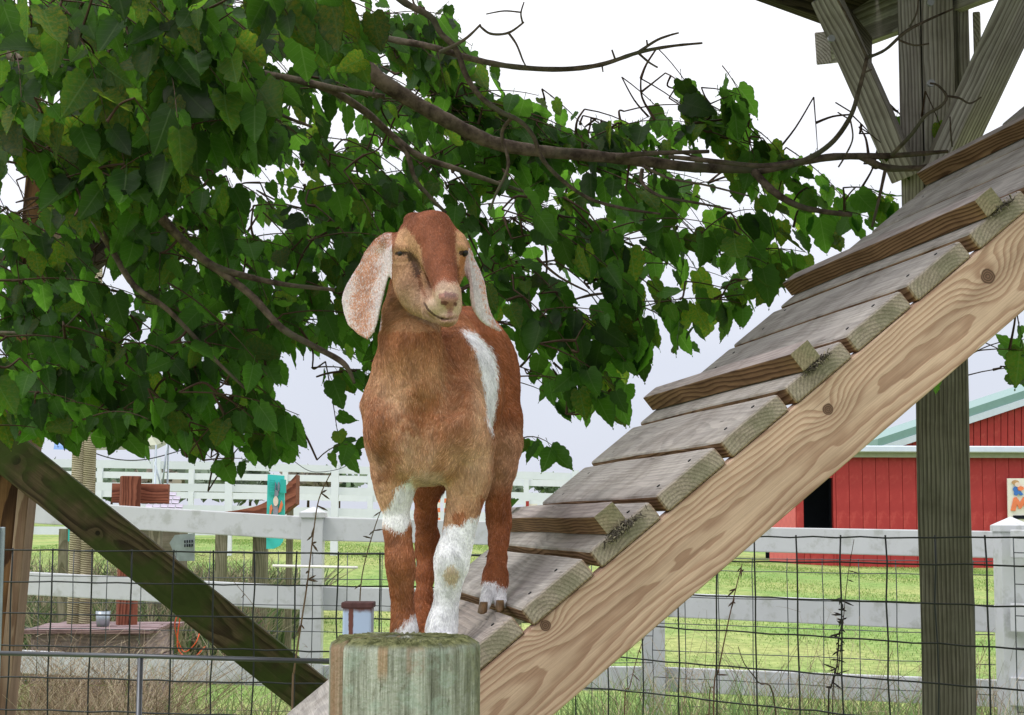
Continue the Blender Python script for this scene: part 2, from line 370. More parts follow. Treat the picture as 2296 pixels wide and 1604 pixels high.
def leafm():
    n = N('mulberry_leaf')
    uv = n.new('ShaderNodeTexCoord').outputs['UV']; u, v, _ = n.sep(uv)
    au = n.ma('ABSOLUTE', u)
    # midrib and side veins, in leaf space
    mid = n.mr(au, .022, .008)
    sv = n.ma('ABSOLUTE', n.ma('SUBTRACT', n.ma('FRACT', n.ma('MULTIPLY', n.ma('SUBTRACT', v, n.ma('MULTIPLY', au, .75)), 6.5)), .5))
    side = n.ma('MULTIPLY', n.mr(sv, .07, .02), n.mr(au, .45, .1))
    vein = n.ma('MAXIMUM', mid, n.ma('MULTIPLY', side, .75))
    t = n.attr('tint'); tr, tg, tb = n.sep(t)          # r: brightness, g: yellowing, b: seed
    pos = n.vadd(n.vmul(uv, (3.2, 3.2, 1)), n.comb(n.ma('MULTIPLY', tb, 50.0), n.ma('MULTIPLY', tb, 31.0), 0.0))
    nn = n.noise(pos, 4.2, 5, .75)
    yel = n.ma('MULTIPLY', n.mr(nn, .40, .66), tg)
    base = n.mix(yel, (.019, .043, .013), (.15, .15, .018))
    base = n.mix(n.ma('MULTIPLY', vein, .55), base, (.13, .20, .075))
    base = n.mul(1.0, base, n.comb(tr, tr, tr))
    spots = n.ma('MULTIPLY', n.mr(n.noise(pos, 9.0, 2, .5), .70, .74), n.mr(tg, .1, .5))
    base = n.mix(spots, base, (.07, .035, .015))
    trc = n.mix(yel, (.14, .36, .030), (.42, .40, .03))
    trc = n.mix(n.ma('MULTIPLY', vein, .35), trc, (.24, .44, .10))
    trc = n.mul(1.0, trc, n.comb(tr, tr, tr))
    pb = n.new('ShaderNodeBsdfPrincipled'); n.put(pb.inputs['Base Color'], base); pb.inputs['Roughness'].default_value = .5
    pb.inputs['Specular IOR Level'].default_value = .22
    n.put(pb.inputs['Normal'], n.bump(n.ma('MULTIPLY', vein, -1.0), .5, .002))
    tl = n.new('ShaderNodeBsdfTranslucent'); n.put(tl.inputs[0], trc)
    ms = n.new('ShaderNodeMixShader'); ms.inputs[0].default_value = .62
    n.t.links.new(pb.outputs[0], ms.inputs[1]); n.t.links.new(tl.outputs[0], ms.inputs[2]); n.t.links.new(ms.outputs[0], n.out.inputs[0])
    return n.m
M_LEAF = leafm()

def tintm(name, rough=.7, trans=.3, spec=.25):
    n = N(name); t = n.attr('tint')
    pb = n.new('ShaderNodeBsdfPrincipled'); n.put(pb.inputs['Base Color'], t); pb.inputs['Roughness'].default_value = rough
    pb.inputs['Specular IOR Level'].default_value = spec
    if trans:
        tl = n.new('ShaderNodeBsdfTranslucent'); n.put(tl.inputs[0], t); ms = n.new('ShaderNodeMixShader'); ms.inputs[0].default_value = trans
        n.t.links.new(pb.outputs[0], ms.inputs[1]); n.t.links.new(tl.outputs[0], ms.inputs[2]); n.t.links.new(ms.outputs[0], n.out.inputs[0])
    else: n.t.links.new(pb.outputs[0], n.out.inputs[0])
    return n.m
M_TINT = tintm('grass_blades'); M_STEM = tintm('dry_stems', .85, 0.15, .1); M_FOL = tintm('far_foliage', .8, .2, .1)

# ------------------------------------------------------------------ ground
def gh(x, y):
    """height of the lawn: flat by the pen, rising gently away, more on the left"""
    t = np.clip((y-10)/24.0, 0, 1); t = t*t*(3-2*t)
    l = 1/(1+np.exp((x-3.0)*.55))
    far = np.clip((y-34)/60, 0, 1)
    return t*(.36*(1-l)+.92*l) + far*.5
def ground():
    ys = np.concatenate([np.linspace(-12, 10, 12), np.linspace(11, 60, 60), np.geomspace(62, 900, 24)])
    V = []; F = []; nx = 61
    for y in ys:
        w = 14+abs(y)*.9
        for i in range(nx):
            x = (i/(nx-1)*2-1)*w; V.append((x, y, float(gh(x, y)) + .02*math.sin(x*1.3+y*.7)))
    for j in range(len(ys)-1):
        for i in range(nx-1): a = j*nx+i; F.append((a, a+1, a+nx+1, a+nx))
    n = N('lawn'); p = n.obj()
    a = n.noise(p, .35, 4, .6); b = n.noise(p, 9, 6, .7); c = n.noise(p, 60, 3, .7)
    col = n.mix(n.mr(a, .35, .65), (.20, .32, .09), (.34, .38, .14))
    col = n.mul(1.0, col, n.mix(n.mr(b, .3, .7), (.62, .66, .6), (1.3, 1.25, 1.3)))
    col = n.mix(n.ma('MULTIPLY', n.mr(c, .6, .75), .5), col, (.36, .36, .16))
    n.bsdf(col, .9, .1, n.bump(b, .8, .03))
    o = link('ground', mesh_from('ground', V, F, n.m, True)); tag(o, 'sloping mown green lawn behind the fences', None, None, 'structure')
ground()
def blades(name, n, xr, yr, hr, wr, cols, label, lean=.5, cull=True, cond=None, mat=None, par=None):
    x = rng.uniform(xr[0], xr[1], n*3); y = rng.uniform(yr[0], yr[1], n*3)
    if cull:
        px = 1148+FPX*x/y; ok = (px > -150) & (px < 2450); x = x[ok]; y = y[ok]
    if cond is not None: ok = cond(x, y); x = x[ok]; y = y[ok]
    x = x[:n]; y = y[:n]; n = len(x); z = gh(x, y)
    h = rng.uniform(hr[0], hr[1], n); w = rng.uniform(wr[0], wr[1], n)*(.5+y/20)
    a = rng.uniform(0, 2*np.pi, n); l = rng.normal(0, lean, (n, 2))*h[:, None]
    B = np.stack([x, y, z-.005], 1); dx = np.stack([np.cos(a), np.sin(a), np.zeros(n)], 1)*w[:, None]
    mid = B + np.stack([l[:, 0]*.3, l[:, 1]*.3, h*.6], 1); tip = B + np.stack([l[:, 0], l[:, 1], h], 1)
    V = np.stack([B-dx, B+dx, mid-dx*.7, mid+dx*.7, tip], 1).reshape(-1, 3)
    b = (np.arange(n)*5)[:, None]
    F = np.concatenate([b+np.array([[0, 1, 3]]), b+np.array([[0, 3, 2]]), b+np.array([[2, 3, 4]])], 0)
    cols = np.array(cols); c = cols[rng.integers(0, len(cols), n)]*rng.uniform(.7, 1.3, (n, 1)); T = np.repeat(c, 5, 0)
    o = link(name, mesh_from(name, V, F, mat or M_TINT, False, tint=T), par); tag(o, label, None, None, 'stuff'); return o
G1 = [(.18, .31, .08), (.24, .36, .09), (.14, .25, .06), (.34, .37, .15), (.27, .39, .11)]
g = blades('grass', 120000, (-9, 12), (9.6, 38), (.012, .036), (.002, .0045), G1, 'short mown grass of the lawn behind the fences'); g['category'] = 'grass'

# ------------------------------------------------------------------ ramp
RO = CAM + np.array([-0.10372042, 2.77495397, -0.24399709]); RU = np.array([0.76416736, 0.13376, 0.63099644])
RV = np.array([-0.17241875, 0.98502374, 0]); RW = np.array([-0.62154648, -0.10879562, 0.77578572]); PS = .1549; RL = 1.036
ramp_o = empty('wooden_ramp', (float(RO[0]-.8), float(RO[1]), 0), 'steep weathered plank ramp with cleats that the goat stands on', 'ramp')
def rp(u, v, w): return RO + RU*u + RV*v + RW*w
for k_ in range(-7, 17):
    du = random.uniform(-.002, .002); ve = random.uniform(-.006, .004)
    A = rp(k_*PS+.07+du, ve, -.019); B = rp(k_*PS+.07+du, RL+random.uniform(-.01, .01), -.019+random.uniform(-.002, .002))
    board('plank', A, B, RW, .140, .038, M_PLANKK if k_ == 0 else M_PLANK, ramp_o, bev=.008, seg=3, key=k_, wob=.0012)
for k_ in (-4, -1, 2, 5, 8, 11, 14):
    u0 = k_*PS+.0441+.022
    ext = 0.0 if k_ > -9 else 0
    A = rp(u0, -.012+random.uniform(-.006, .006), .0215); B = rp(u0, RL+.0, .0215)
    board('cleat', A, B, RW, .044, .040, M_CLEAT, ramp_o, bev=.003, seg=2, key=100+k_, wob=.001)
# stringers: the near one is fresh pine, its face towards the photographer
def stringer(v, mat, label=None):
    A = rp(-1.05, v, -.109-.0005); B = rp(2.75, v, -.109-.0005)
    o = board('stringer', A, B, -RV, .140, .038, mat, ramp_o, bev=.005, seg=3, key='s%f' % v)
    if label: o['label'] = label
    return o
stringer(.022, M_STR, 'near stringer of fresh tan pine with knots')
stringer(RL-.05, M_PLANK)
# nail heads in pairs near the plank ends
def disc_mesh(name, r, t, mat, n=10):
    V, F = tube_geo([(0, 0, -t), (0, 0, t)], r, n); return mesh_from(name, V, F, mat, False)
NAIL = disc_mesh('nail', .0035, .0008, M_WIRE)
def frame_at(P, X, Z):
    X = Vector(X).normalized(); Z = Vector(Z).normalized(); Y = Z.cross(X); m = Matrix.Identity(4)
    for i in range(3): m[i][0] = X[i]; m[i][1] = Y[i]; m[i][2] = Z[i]; m[i][3] = P[i]
    return m
for k_ in range(0, 12):
    for uu in (.035, .108):
        for vv in (.06, .9):
            P = rp(k_*PS+uu+random.uniform(-.008, .008), vv+random.uniform(-.012, .012), .0006)
            if (k_-2) % 3 == 0 and uu < .1: continue
            link('nail', NAIL, ramp_o, None, frame_at(P, RU, RW))

# hay and dirt caught between cleat and plank ends
def debris(u, v, w, label, n=260, s=.02):
    geos = []
    c = rp(u, v, w)
    for i in range(n):
        p = c + RU*random.gauss(0, s) + RW*abs(random.gauss(0, s*.35)) - RV*abs(random.gauss(.004, .004)) + RV*0
        d = np.array([random.gauss(0, 1), random.gauss(0, 1), random.gauss(0, 1)]); d /= np.linalg.norm(d)
        l = random.uniform(.002, .008) if random.random() < .85 else random.uniform(.008, .02)
        geos.append(tube_geo([p-d*l*.5, p+d*l*.5], random.uniform(.0005, .0012), 3))
    V = []; F = []; T = []
    for v_, f_ in geos:
        o_ = len(V); V += list(v_); F += [tuple(i+o_ for i in q) for q in f_]
        c_ = random.choice([(.10, .085, .07), (.06, .05, .04), (.32, .28, .20), (.15, .13, .11)]); T += [c_]*len(v_)
    o = link('debris', mesh_from('debris', V, F, M_STEM, False, tint=np.array(T)), None)
    return tag(o, label, 'debris', None, 'stuff')
debris(5*PS+.075, -.008, -.008, 'dark clump of dirt and seeds caught under the second cleat end', 420, .014)
debris(2*PS+.07, -.008, -.012, 'crumbs of dirt and straw at the end of the lowest visible cleat', 420, .018)
debris(8*PS+.085, -.008, -.006, 'thin line of dirt caught beside the upper cleat end', 160, .014)

# ------------------------------------------------------------------ round post in front
def stump():
    c = W(905, 1433, 2.47); r0 = 170/FPX*2.47; top = float(c[2])
    n = 240; V = []; F = []
    hs = [0, .3, .6, .85] + list(np.linspace(.9, top-.012, 26)) + [top-.005, top-.001]
    def split(a, ca, w): return math.exp(-((a-ca)/w)**2)
    th0 = -math.pi/2
    for hi, h in enumerate(hs):
        for j in range(n):
            a = 2*math.pi*j/n
            # angle as seen from the camera: -pi/2 faces it
            dd = (a-th0+math.pi) % (2*math.pi)-math.pi
            r = r0*(1+.012*math.sin(2*a+.6)+.008*math.sin(5*a+h*2)+.004*math.sin(13*a+h*5))
            dep = top-h
            r -= .02*split(dd, -.86+.05*math.sin(h*9)*dep, .032)
            r -= .004*split(dd, .02+.03*math.sin(h*7), .02)*min(1, dep*8)
            r -= .003*split(dd, .42+.04*math.sin(h*8), .015)
            if dd < -.88: r -= .004
            if hi == len(hs)-2: r -= .002
            if hi == len(hs)-1: r -= .009
            V.append((c[0]+r*math.cos(a), c[1]+r*math.sin(a), h))
    m = len(hs)
    for i in range(m-1):
        for j in range(n): F.append((i*n+j, i*n+(j+1) % n, (i+1)*n+(j+1) % n, (i+1)*n+j))
    # rough sawn top, rings of verts
    prev = (m-1)*n; rr = [.85, .65, .4, .2]
    for q in rr:
        b = len(V)
        for j in range(n):
            a = 2*math.pi*j/n; p = V[prev+j] if False else (c[0]+r0*q*math.cos(a), c[1]+r0*q*math.sin(a), top+.002+.0022*math.sin(j*1.7)*q+random.uniform(-.0012, .0012)+.004*(1-q))
            V.append(p)
        for j in range(n): F.append((prev+j, prev+(j+1) % n, b+(j+1) % n, b+j))
        prev = b
    V.append((c[0], c[1], top+.006)); 
    for j in range(n): F.append((prev+j, prev+(j+1) % n, len(V)-1))
    V = [(x-c[0], y-c[1], z) for x, y, z in V]
    nn = N('lichened_post'); p = nn.obj(); x, y, z = nn.sep(p)
    ang = nn.ma('ARCTAN2', x, nn.ma('MULTIPLY', y, -1.0))      # 0 faces the photographer
    st = nn.noise(nn.comb(nn.ma('MULTIPLY', ang, 5.0), nn.ma('MULTIPLY', z, 3.0), 0.0), 1.0, 6, .68, .4)
    st2 = nn.noise(nn.comb(nn.ma('MULTIPLY', ang, 42.0), nn.ma('MULTIPLY', z, 7.0), 4.0), 1.0, 4, .6, .3)
    bl = nn.noise(p, 26, 6, .7)
    col = nn.mix(nn.mr(st, .35, .65), srgb(124, 126, 114), srgb(180, 183, 172))
    col = nn.mix(nn.ma('MULTIPLY', nn.mr(bl, .5, .62), .55), col, srgb(158, 172, 160))
    col = nn.mix(nn.ma('MULTIPLY', nn.mr(nn.noise(nn.vmul(p, (1, 1, .35)), 38, 5, .7), .56, .66), .6), col, srgb(96, 90, 72))
    col = nn.mul(.65, col, nn.mix(nn.mr(st2, .32, .6), (.5, .5, .46), (1.1, 1.1, 1.1)))
    lft = nn.ma('MULTIPLY', nn.mr(ang, -1.25, -1.15), nn.mr(ang, -.86, -.90))
    col = nn.mix(nn.ma('MULTIPLY', lft, .7), col, srgb(146, 108, 80))
    ck = nn.ma('MULTIPLY', nn.mr(ang, -.91, -.88), nn.mr(ang, -.81, -.84)); col = nn.mix(nn.ma('MULTIPLY', ck, .95), col, srgb(40, 26, 20))
    chip = nn.ma('MULTIPLY', nn.mr(nn.ma('ABSOLUTE', nn.ma('SUBTRACT', ang, -.2)), .08, .05), nn.mr(z, top-.06, top-.035)); col = nn.mix(nn.ma('MULTIPLY', chip, .6), col, srgb(165, 125, 88))
    chip = nn.ma('MULTIPLY', nn.mr(nn.ma('ABSOLUTE', nn.ma('SUBTRACT', ang, .22)), .14, .09), nn.ma('MULTIPLY', nn.mr(z, top-.05, top-.035), nn.mr(bl, .4, .55))); col = nn.mix(nn.ma('MULTIPLY', chip, .6), col, srgb(150, 122, 104))
    moss = nn.ma('MAXIMUM', nn.mr(z, top-.012, top), nn.ma('MULTIPLY', nn.mr(ang, .6, 1.3), .5))
    mn = nn.noise(p, 60, 5, .7)
    mc = nn.mix(nn.mr(mn, .35, .65), srgb(62, 66, 38), srgb(120, 122, 84))
    col = nn.mix(nn.ma('MULTIPLY', moss, nn.mr(bl, .3, .5)), col, mc)
    nn.bsdf(col, .9, .15, nn.bump(nn.ma('ADD', nn.ma('MULTIPLY', st2, 1.2), nn.noise(p, 150, 4)), 1.0, .003))
    o = link('fence_post', mesh_from('fence_post', V, F, nn.m, True), None, None, Matrix.Translation((c[0], c[1], 0)))
    tag(o, 'thick round greenish grey wooden post with mossy cut top, cracked at its left', 'post')
stump()

# ------------------------------------------------------------------ tower beside the ramp (right)
tb = W(2124, 1400, 4.37)
tower = empty('timber_tower', (tb[0], tb[1], 0), 'grey timber tower post with two slanting braces under a dark deck behind the ramp', 'tower')
TF = np.array([-.262, -.965, 0]); TL = np.array([-.965, .262, 0])
board('post', (tb[0], tb[1], 0), (tb[0], tb[1], 3.6), TF, .140, .14, M_POST, tower, bev=.006, key='tp', wob=.0015)
for lat, w_, fo_ in ((.064, .060, .092), (-.012, .085, .090), (-.082, .030, .03)):
    q = tb+TF*fo_+TL*lat; board('post_board', (q[0], q[1], 2.2), (q[0], q[1], 3.6), TF, w_, .038, M_TOWER, tower, key='pb%f' % lat)
def wb(name, p, q, w, t, mat, parent, up=None, **kw):
    A = W(*p); B = W(*q); u_ = -FW if up is None else up
    return board(name, A, B, u_, w, t, mat, parent, **kw)
wb('brace', (1850, -10, 4.32), (2030, 395, 4.40), .072, .088, M_TOWER, tower, up=(-.5, -1, 0), key='b1')
wb('brace', (2108, 395, 4.34), (2330, -80, 4.1), .075, .088, M_TOWER, tower, up=(.5, -1, 0), key='b2')
wb('beam', (1880, 65, 5.15), (2420, -150, 3.95), .035, .17, M_TOWER, tower, up=(0, 0, 1), key='bm')
wb('beam', (1846, 108, 5.0), (1872, 106, 5.2), .05, .10, M_TOWER, tower, up=(0, 0, 1), key='bn')
wb('beam', (2190, 75, 4.55), (2192, 73, 5.0), .02, .12, M_TOWER, tower, up=(0, 0, 1), key='bo')
# dark deck boards overhead, seen from below
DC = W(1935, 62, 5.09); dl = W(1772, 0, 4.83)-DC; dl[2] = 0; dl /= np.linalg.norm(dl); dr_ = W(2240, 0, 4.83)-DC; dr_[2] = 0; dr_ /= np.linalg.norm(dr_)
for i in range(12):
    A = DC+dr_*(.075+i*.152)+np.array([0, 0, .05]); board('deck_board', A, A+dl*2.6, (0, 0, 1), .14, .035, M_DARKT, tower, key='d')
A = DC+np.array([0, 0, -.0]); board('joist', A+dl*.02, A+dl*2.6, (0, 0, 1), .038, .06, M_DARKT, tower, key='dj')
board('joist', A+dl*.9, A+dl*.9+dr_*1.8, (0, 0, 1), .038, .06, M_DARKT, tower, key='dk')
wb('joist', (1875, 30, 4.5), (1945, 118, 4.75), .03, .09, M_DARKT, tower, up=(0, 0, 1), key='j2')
BOLT = disc_mesh('bolt', .0095, .006, M_BRONZE, 14)
for (bx, by, bz) in ((1864, 87, 4.265), (2087, 187, 4.20), (2086, 6, 4.20)):
    link('bolt', BOLT, tower, None, frame_at(W(bx, by, bz), (1, 0, 0), -FW))
# leaning leg and mossy brace (left)
lb = W(-60, 2100, 5.45)
frame = empty('timber_stand', (lb[0], lb[1], 0), 'leaning brown timber leg with dark mossy diagonal brace at the left', 'timber frame')
P1 = W(112, 420, 5.5); P2 = W(-4, 1560, 5.5); dr = (P2-P1)/np.linalg.norm(P2-P1); 
wb('leg', (100, 300, 5.55), (-42, 1800, 5.55), .075, .09, M_LEG, frame, up=(0, -1, 0), key='lg')
wb('lit_leg_side', (139, 300, 5.5), (-5, 1800, 5.5), .040, .10, M_LEGLIT, frame, up=(0, -1, 0), key='bt')  # separate pale strip standing in for the lit side face of the leg
wb('brace', (-220, 826, 5.42), (745, 1595, 5.30), .140, .04, M_DIAG, frame, up=(0, -1, .06), key='dg')
wb('brace', (60, 700, 5.7), (240, 545, 5.7), .09, .09, M_DARKT, frame, up=(0, -1, 0), key='dh')

# ------------------------------------------------------------------ wire fences
def wirefence(name, A, B, top0, rows, ncol, sp, r, mat, label, cat='wire fence', group=None, jitter=.003, parent=None, off=0):
    A = np.array(A, float); B = np.array(B, float); L = np.linalg.norm((B-A)[:2]); d = (B-A)/L
    f = empty(name, (A[0], A[1], 0), label, cat, group)
    tot = rows[-1]
    for i in range(ncol+1):
        s = i*sp+off
        if s > L: break
        P = A+d*s; zt = P[2]
        pts = [(P[0]+random.uniform(-jitter, jitter), P[1], zt+.006)] + [(P[0]+random.uniform(-jitter, jitter), P[1]+random.uniform(-jitter, jitter), zt-rw) for rw in rows[1:]]
        tube('wire', pts, r, mat, f, 6)
    for rw in rows:
        pts = []
        m = int(L/sp)
        for i in range(m*2+1):
            P = A+d*(L*i/(m*2)); pts.append((P[0], P[1]-r*1.8, P[2]-rw+random.uniform(-jitter, jitter)*.8))
        tube('wire', pts, r, mat, f, 6)
    return f
rowsn = [0, .069] + [.069+.1016*i for i in range(1, 12)]
rowsl = [.1016*i for i in range(0, 12)]
wirefence('wire_fence', W(-60, 1232, 5.22), W(1290, 1248, 4.98), 0, rowsl, 20, .1345, .0027, M_WIRE, 'dark welded wire fence panel running across behind the round post')
wirefence('wire_fence', W(1290, 1204, 5.20), W(2420, 1206, 3.86), 0, rowsn, 20, .152, .0025, M_WIRE, 'dark welded wire fence panel under the ramp at the right')
# thin tube gate on the left of the round post
gA = W(-40, 1464, 4.2); gB = W(742, 1484, 4.0)
gate = empty('metal_gate', (gA[0], gA[1], 0), 'thin grey tube gate frame joined to the left of the round post', 'gate')
tube('rail', [gA, (gA+gB)/2+np.array([0, 0, .002]), gB], .0062, M_TUBE, gate, 10)
gm = W(315, 1470, 4.11); tube('upright', [gm, gm-np.array([0, 0, 1.0])], .0075, M_TUBE, gate, 10)
ge = W(-45, 1466, 4.2); tube('upright', [ge, ge-np.array([0, 0, 1.0])], .0075, M_TUBE, gate, 10)
tube('rail', [gA-np.array([0, 0, .9]), gB-np.array([0, 0, .9])], .0062, M_TUBE, gate, 10)
# steel post at the left edge
sp_ = W(3, 1182, 4.6); s_e = empty('steel_post', (sp_[0], sp_[1], 0), 'slim galvanised steel post at the left picture edge', 'post')
board('shaft', (sp_[0], sp_[1], 0), sp_, (0, -1, 0), .022, .008, M_GALV, s_e, bev=.002)
board('flange', (sp_[0]-.004, sp_[1]-.012, 0), sp_-np.array([.004, .012, 0]), (1, 0, 0), .018, .005, M_GALV, s_e, bev=.001)

# rusty square tube behind the post
rt = W(804, 1356, 3.35); w_ = 70/FPX*3.35
def rusty():
    n = N('rusty_blue_white_paint'); p = n.obj(); x, y, z = n.sep(p)
    b = n.noise(p, 45, 5, .7); s = n.ma('ABSOLUTE', n.ma('SUBTRACT', y, .0125))
    rust = n.ma('MAXIMUM', n.mr(n.ma('ADD', s, n.ma('MULTIPLY', n.ma('SUBTRACT', b, .5), .008)), .0062, .004), n.mr(b, .66, .72))
    edge = n.mr(n.ma('ADD', x, n.ma('MULTIPLY', n.ma('SUBTRACT', b, .5), .02)), .485, .497)
    rust = n.ma('MAXIMUM', rust, edge)
    c = n.mix(rust, srgb(176, 196, 226), n.mix(b, srgb(96, 62, 62), srgb(120, 66, 50)))
    n.bsdf(c, .5, .4, n.bump(rust, .4, .002)); return n.m
M_RUST = rusty()
rr_ = empty('painted_steel_post', (rt[0], rt[1], 0), 'pale blue painted square steel post with rusty cap, behind the round post', 'post')
board('shaft', (rt[0], rt[1], rt[2]-1.0), (rt[0], rt[1], rt[2]-.004), (0, -1, 0), w_*.92, w_*.92, M_RUST, rr_, bev=.004)
M_RUSTC = simple('rust_brown', srgb(92, 62, 62), .7, .3, var=.3, vs=60, bump=.4)
board('cap', (rt[0], rt[1], rt[2]-.006), (rt[0], rt[1], rt[2]+.006), (0, -1, 0), w_*1.02, w_*1.02, M_RUSTC, rr_, bev=.003)

# ------------------------------------------------------------------ white vinyl fence, near
def cap_mesh(w, h, mat):
    V = [(-w/2, -w/2, 0), (w/2, -w/2, 0), (w/2, w/2, 0), (-w/2, w/2, 0), (-w/2, -w/2, .03), (w/2, -w/2, .03), (w/2, w/2, .03), (-w/2, w/2, .03), (0, 0, .03+h)]
    F = [(3, 2, 1, 0), (0, 1, 5, 4), (1, 2, 6, 5), (2, 3, 7, 6), (3, 0, 4, 7), (4, 5, 8), (5, 6, 8), (6, 7, 8), (7, 4, 8)]
    return mesh_from('cap', V, F, mat)
CAP = cap_mesh(.150, .035, M_VINYL); CAPB = cap_mesh(.162, .045, M_VINYL)
fx = [(-760, 1090, 10.1), (-60, 1096, 9.9), (703, 1139, 9.6), (1463, 1150, 9.45), (2266, 1166, 8.1)]
rails = [[1075, 1232, 1410], [1114, 1276, 1452], [1160, 1316, 1492], [1179, 1329, 1496], [1194, 1361, 1528]]
p0 = W(*fx[2])
wf = empty('vinyl_fence', (p0[0], p0[1], 0), 'white three rail vinyl fence crossing the lawn just behind the wire', 'fence')
pz = []
for i, (x_, y_, z_) in enumerate(fx):
    p = W(x_, y_, z_); w2 = .127 if i < 4 else .145; pz.append(p)
    po = board('post', (p[0], p[1], float(gh(p[0], p[1]))-.1), (p[0], p[1], p[2]-.05), (0, -1, 0), w2, w2, M_VINYL, wf, bev=.004, key='vp%d' % i)
    link('cap', CAP if i < 4 else CAPB, po, None, Matrix.Translation((p[0], p[1], p[2]-.058)))
for i in range(len(fx)-1):
    for j in range(3):
        za, zb = fx[i][2], fx[i+1][2]
        A = W(fx[i][0], rails[i][j]+26, za); B = W(fx[i+1][0], rails[i+1][j]+26, zb if i < 3 else 8.9)
        if i == 3: A = W(fx[i][0], rails[i][j]+26, za); B = W(fx[i+1][0]-10, rails[i+1][j]+28, 8.35)
        board('rail', A, B, (0, 0, 1), .04, .14, M_VINYL, wf, bev=.006, key='vr%d%d' % (i, j))
A0 = pz[-1]
for j, yy_ in enumerate((1220, 1385, 1550)):
    A = W(2268, yy_, 7.95); B = A+np.array([1.6, -1.2, -.02])
    board('rail', A, B, (0, 0, 1), .04, .14, M_VINYL, wf, bev=.006, key='vq%d' % j)
pe = B; board('post', (pe[0], pe[1], 0), (pe[0], pe[1], pz[-1][2]), (0, -1, 0), .127, .127, M_VINYL, wf)
# thin wire panels tied to the vinyl fence
rowsf = [0, .07]+[.07+.152*i for i in range(1, 8)]
wirefence('tied_wire_fence', W(-60, 1232, 9.5), W(1463, 1247, 9.25), 0, [.152*i for i in range(0, 8)], 40, .203, .0028, M_WIRE2, 'grey wire panel tied along the white fence at the left', 'wire panel')
wirefence('tied_wire_fence', W(1463, 1250, 9.25), W(2225, 1260, 8.3), 0, rowsf, 20, .203, .0028, M_WIRE2, 'grey wire panel tied along the white fence below the barn', 'wire panel')
wirefence('tied_wire_fence', W(2272, 1207, 7.8), W(2272, 1207, 7.8)+np.array([1.0, -.75, 0]), 0, rowsf, 20, .203, .0030, M_WIRE2, 'wire panel on the fence beyond the corner post at the right edge', 'wire panel')

# ------------------------------------------------------------------ barn
BZ = 36.0
bq = W(1786, 1275, BZ)
barn = empty('barn', (bq[0], bq[1], bq[2]), 'long low red barn with pale gutter and dark open doorway', 'barn')
def bpnt(x, y, dz=0): return W(x, y, BZ+dz)
g0 = bpnt(1786, 1275)[2]; e0 = bpnt(1786, 1016)[2]
X0 = bpnt(1786, 1200)[0]; Y0 = bpnt(1786, 1200)[1]; dXY = BZ/FPX
def bbox_(name, x0, x1, y0, y1, z0, z1, mat, parent, bev=0):
    me = box_mesh(x1-x0, y1-y0, z1-z0, bev, 1, mat); return link(name, me, parent, None, Matrix.Translation(((x0+x1)/2, (y0+y1)/2, (z0+z1)/2)))
dx0, dx1 = X0+17*dXY, X0+83*dXY     # doorway
dsill = g0+.62; dtop = e0-.55
grooves = []; xx = X0
k_ = 0
while xx < X0+11.5:
    x1 = xx+.30
    za = g0
    def seg(a, b, z0, z1): bbox_('siding_panel', a+.006, b-.006, Y0, Y0+.03, z0, z1, M_BARRED, barn)
    a, b = xx, x1
    if b <= dx0 or a >= dx1: seg(a, b, g0, e0)
    else:
        if a < dx0: seg(a, dx0, g0, e0); a = dx0
        if b > dx1: seg(dx1, b, g0, e0); b = dx1
        seg(a, b, g0, dsill); seg(a, b, dtop, e0)
    xx = x1
M_GRV = simple('red_groove', srgb(120, 26, 26), .8, .1, bump=0)
for a, b, z0, z1 in ((X0, dx0, g0, e0), (dx1, X0+11.6, g0, e0), (dx0, dx1, g0, dsill), (dx0, dx1, dtop, e0)):
    bbox_('wall', a, b, Y0+.012, Y0+.16, z0+.01, z1, M_GRV, barn)
# room seen through the doorway, its shade put into near-black walls and floor
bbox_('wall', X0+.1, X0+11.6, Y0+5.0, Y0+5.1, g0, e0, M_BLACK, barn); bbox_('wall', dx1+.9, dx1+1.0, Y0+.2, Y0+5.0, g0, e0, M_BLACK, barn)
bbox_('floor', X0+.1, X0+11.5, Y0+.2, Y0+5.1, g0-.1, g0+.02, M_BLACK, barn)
# side wall going back to the left, its brighter light put into a paler red
sA = np.array([X0, Y0+.01, 0]); 
sB = W(1728, 1262, BZ+2.6)
dS = np.array([sB[0]-X0, sB[1]-Y0]); LS = np.linalg.norm(dS); nS = 6
for i in range(nS):
    a = dS*(i/nS); b = dS*((i+1)/nS)*.995
    A = (X0+a[0]-.01, Y0+a[1]+.02, (g0+e0)/2+.03); B = (X0+b[0]-.01, Y0+b[1]+.02, (g0+e0)/2+.03)
    board('siding_panel', A, B, (-dS[1], dS[0], 0), e0-g0, .03, M_PINK, barn, bev=0, key='pk')
bbox_('gutter', X0-.35, X0+12, Y0-.32, Y0-.16, e0+.02, e0+.165, M_TRIM, barn, .02)
bbox_('fascia', X0-.3, X0+12, Y0-.15, Y0-.12, e0-.09, e0+.05, M_FASC, barn)
bbox_('soffit', X0-.3, X0+12, Y0-.118, Y0+.02, e0-.01, e0+.02, M_FASC, barn)
rf = mesh_from('roof', [(X0-.35, Y0-.2, e0+.17), (X0+12, Y0-.2, e0+.17), (X0+12, Y0+5.2, e0+.30), (X0-.35, Y0+5.2, e0+.30),
                        (X0-.35, Y0-.2, e0+.12), (X0+12, Y0-.2, e0+.12), (X0+12, Y0+5.2, e0+.25), (X0-.35, Y0+5.2, e0+.25)],
               [(0, 1, 2, 3), (7, 6, 5, 4), (0, 4, 5, 1), (1, 5, 6, 2), (2, 6, 7, 3), (3, 7, 4, 0)], M_GROOF)
link('roof', rf, barn)
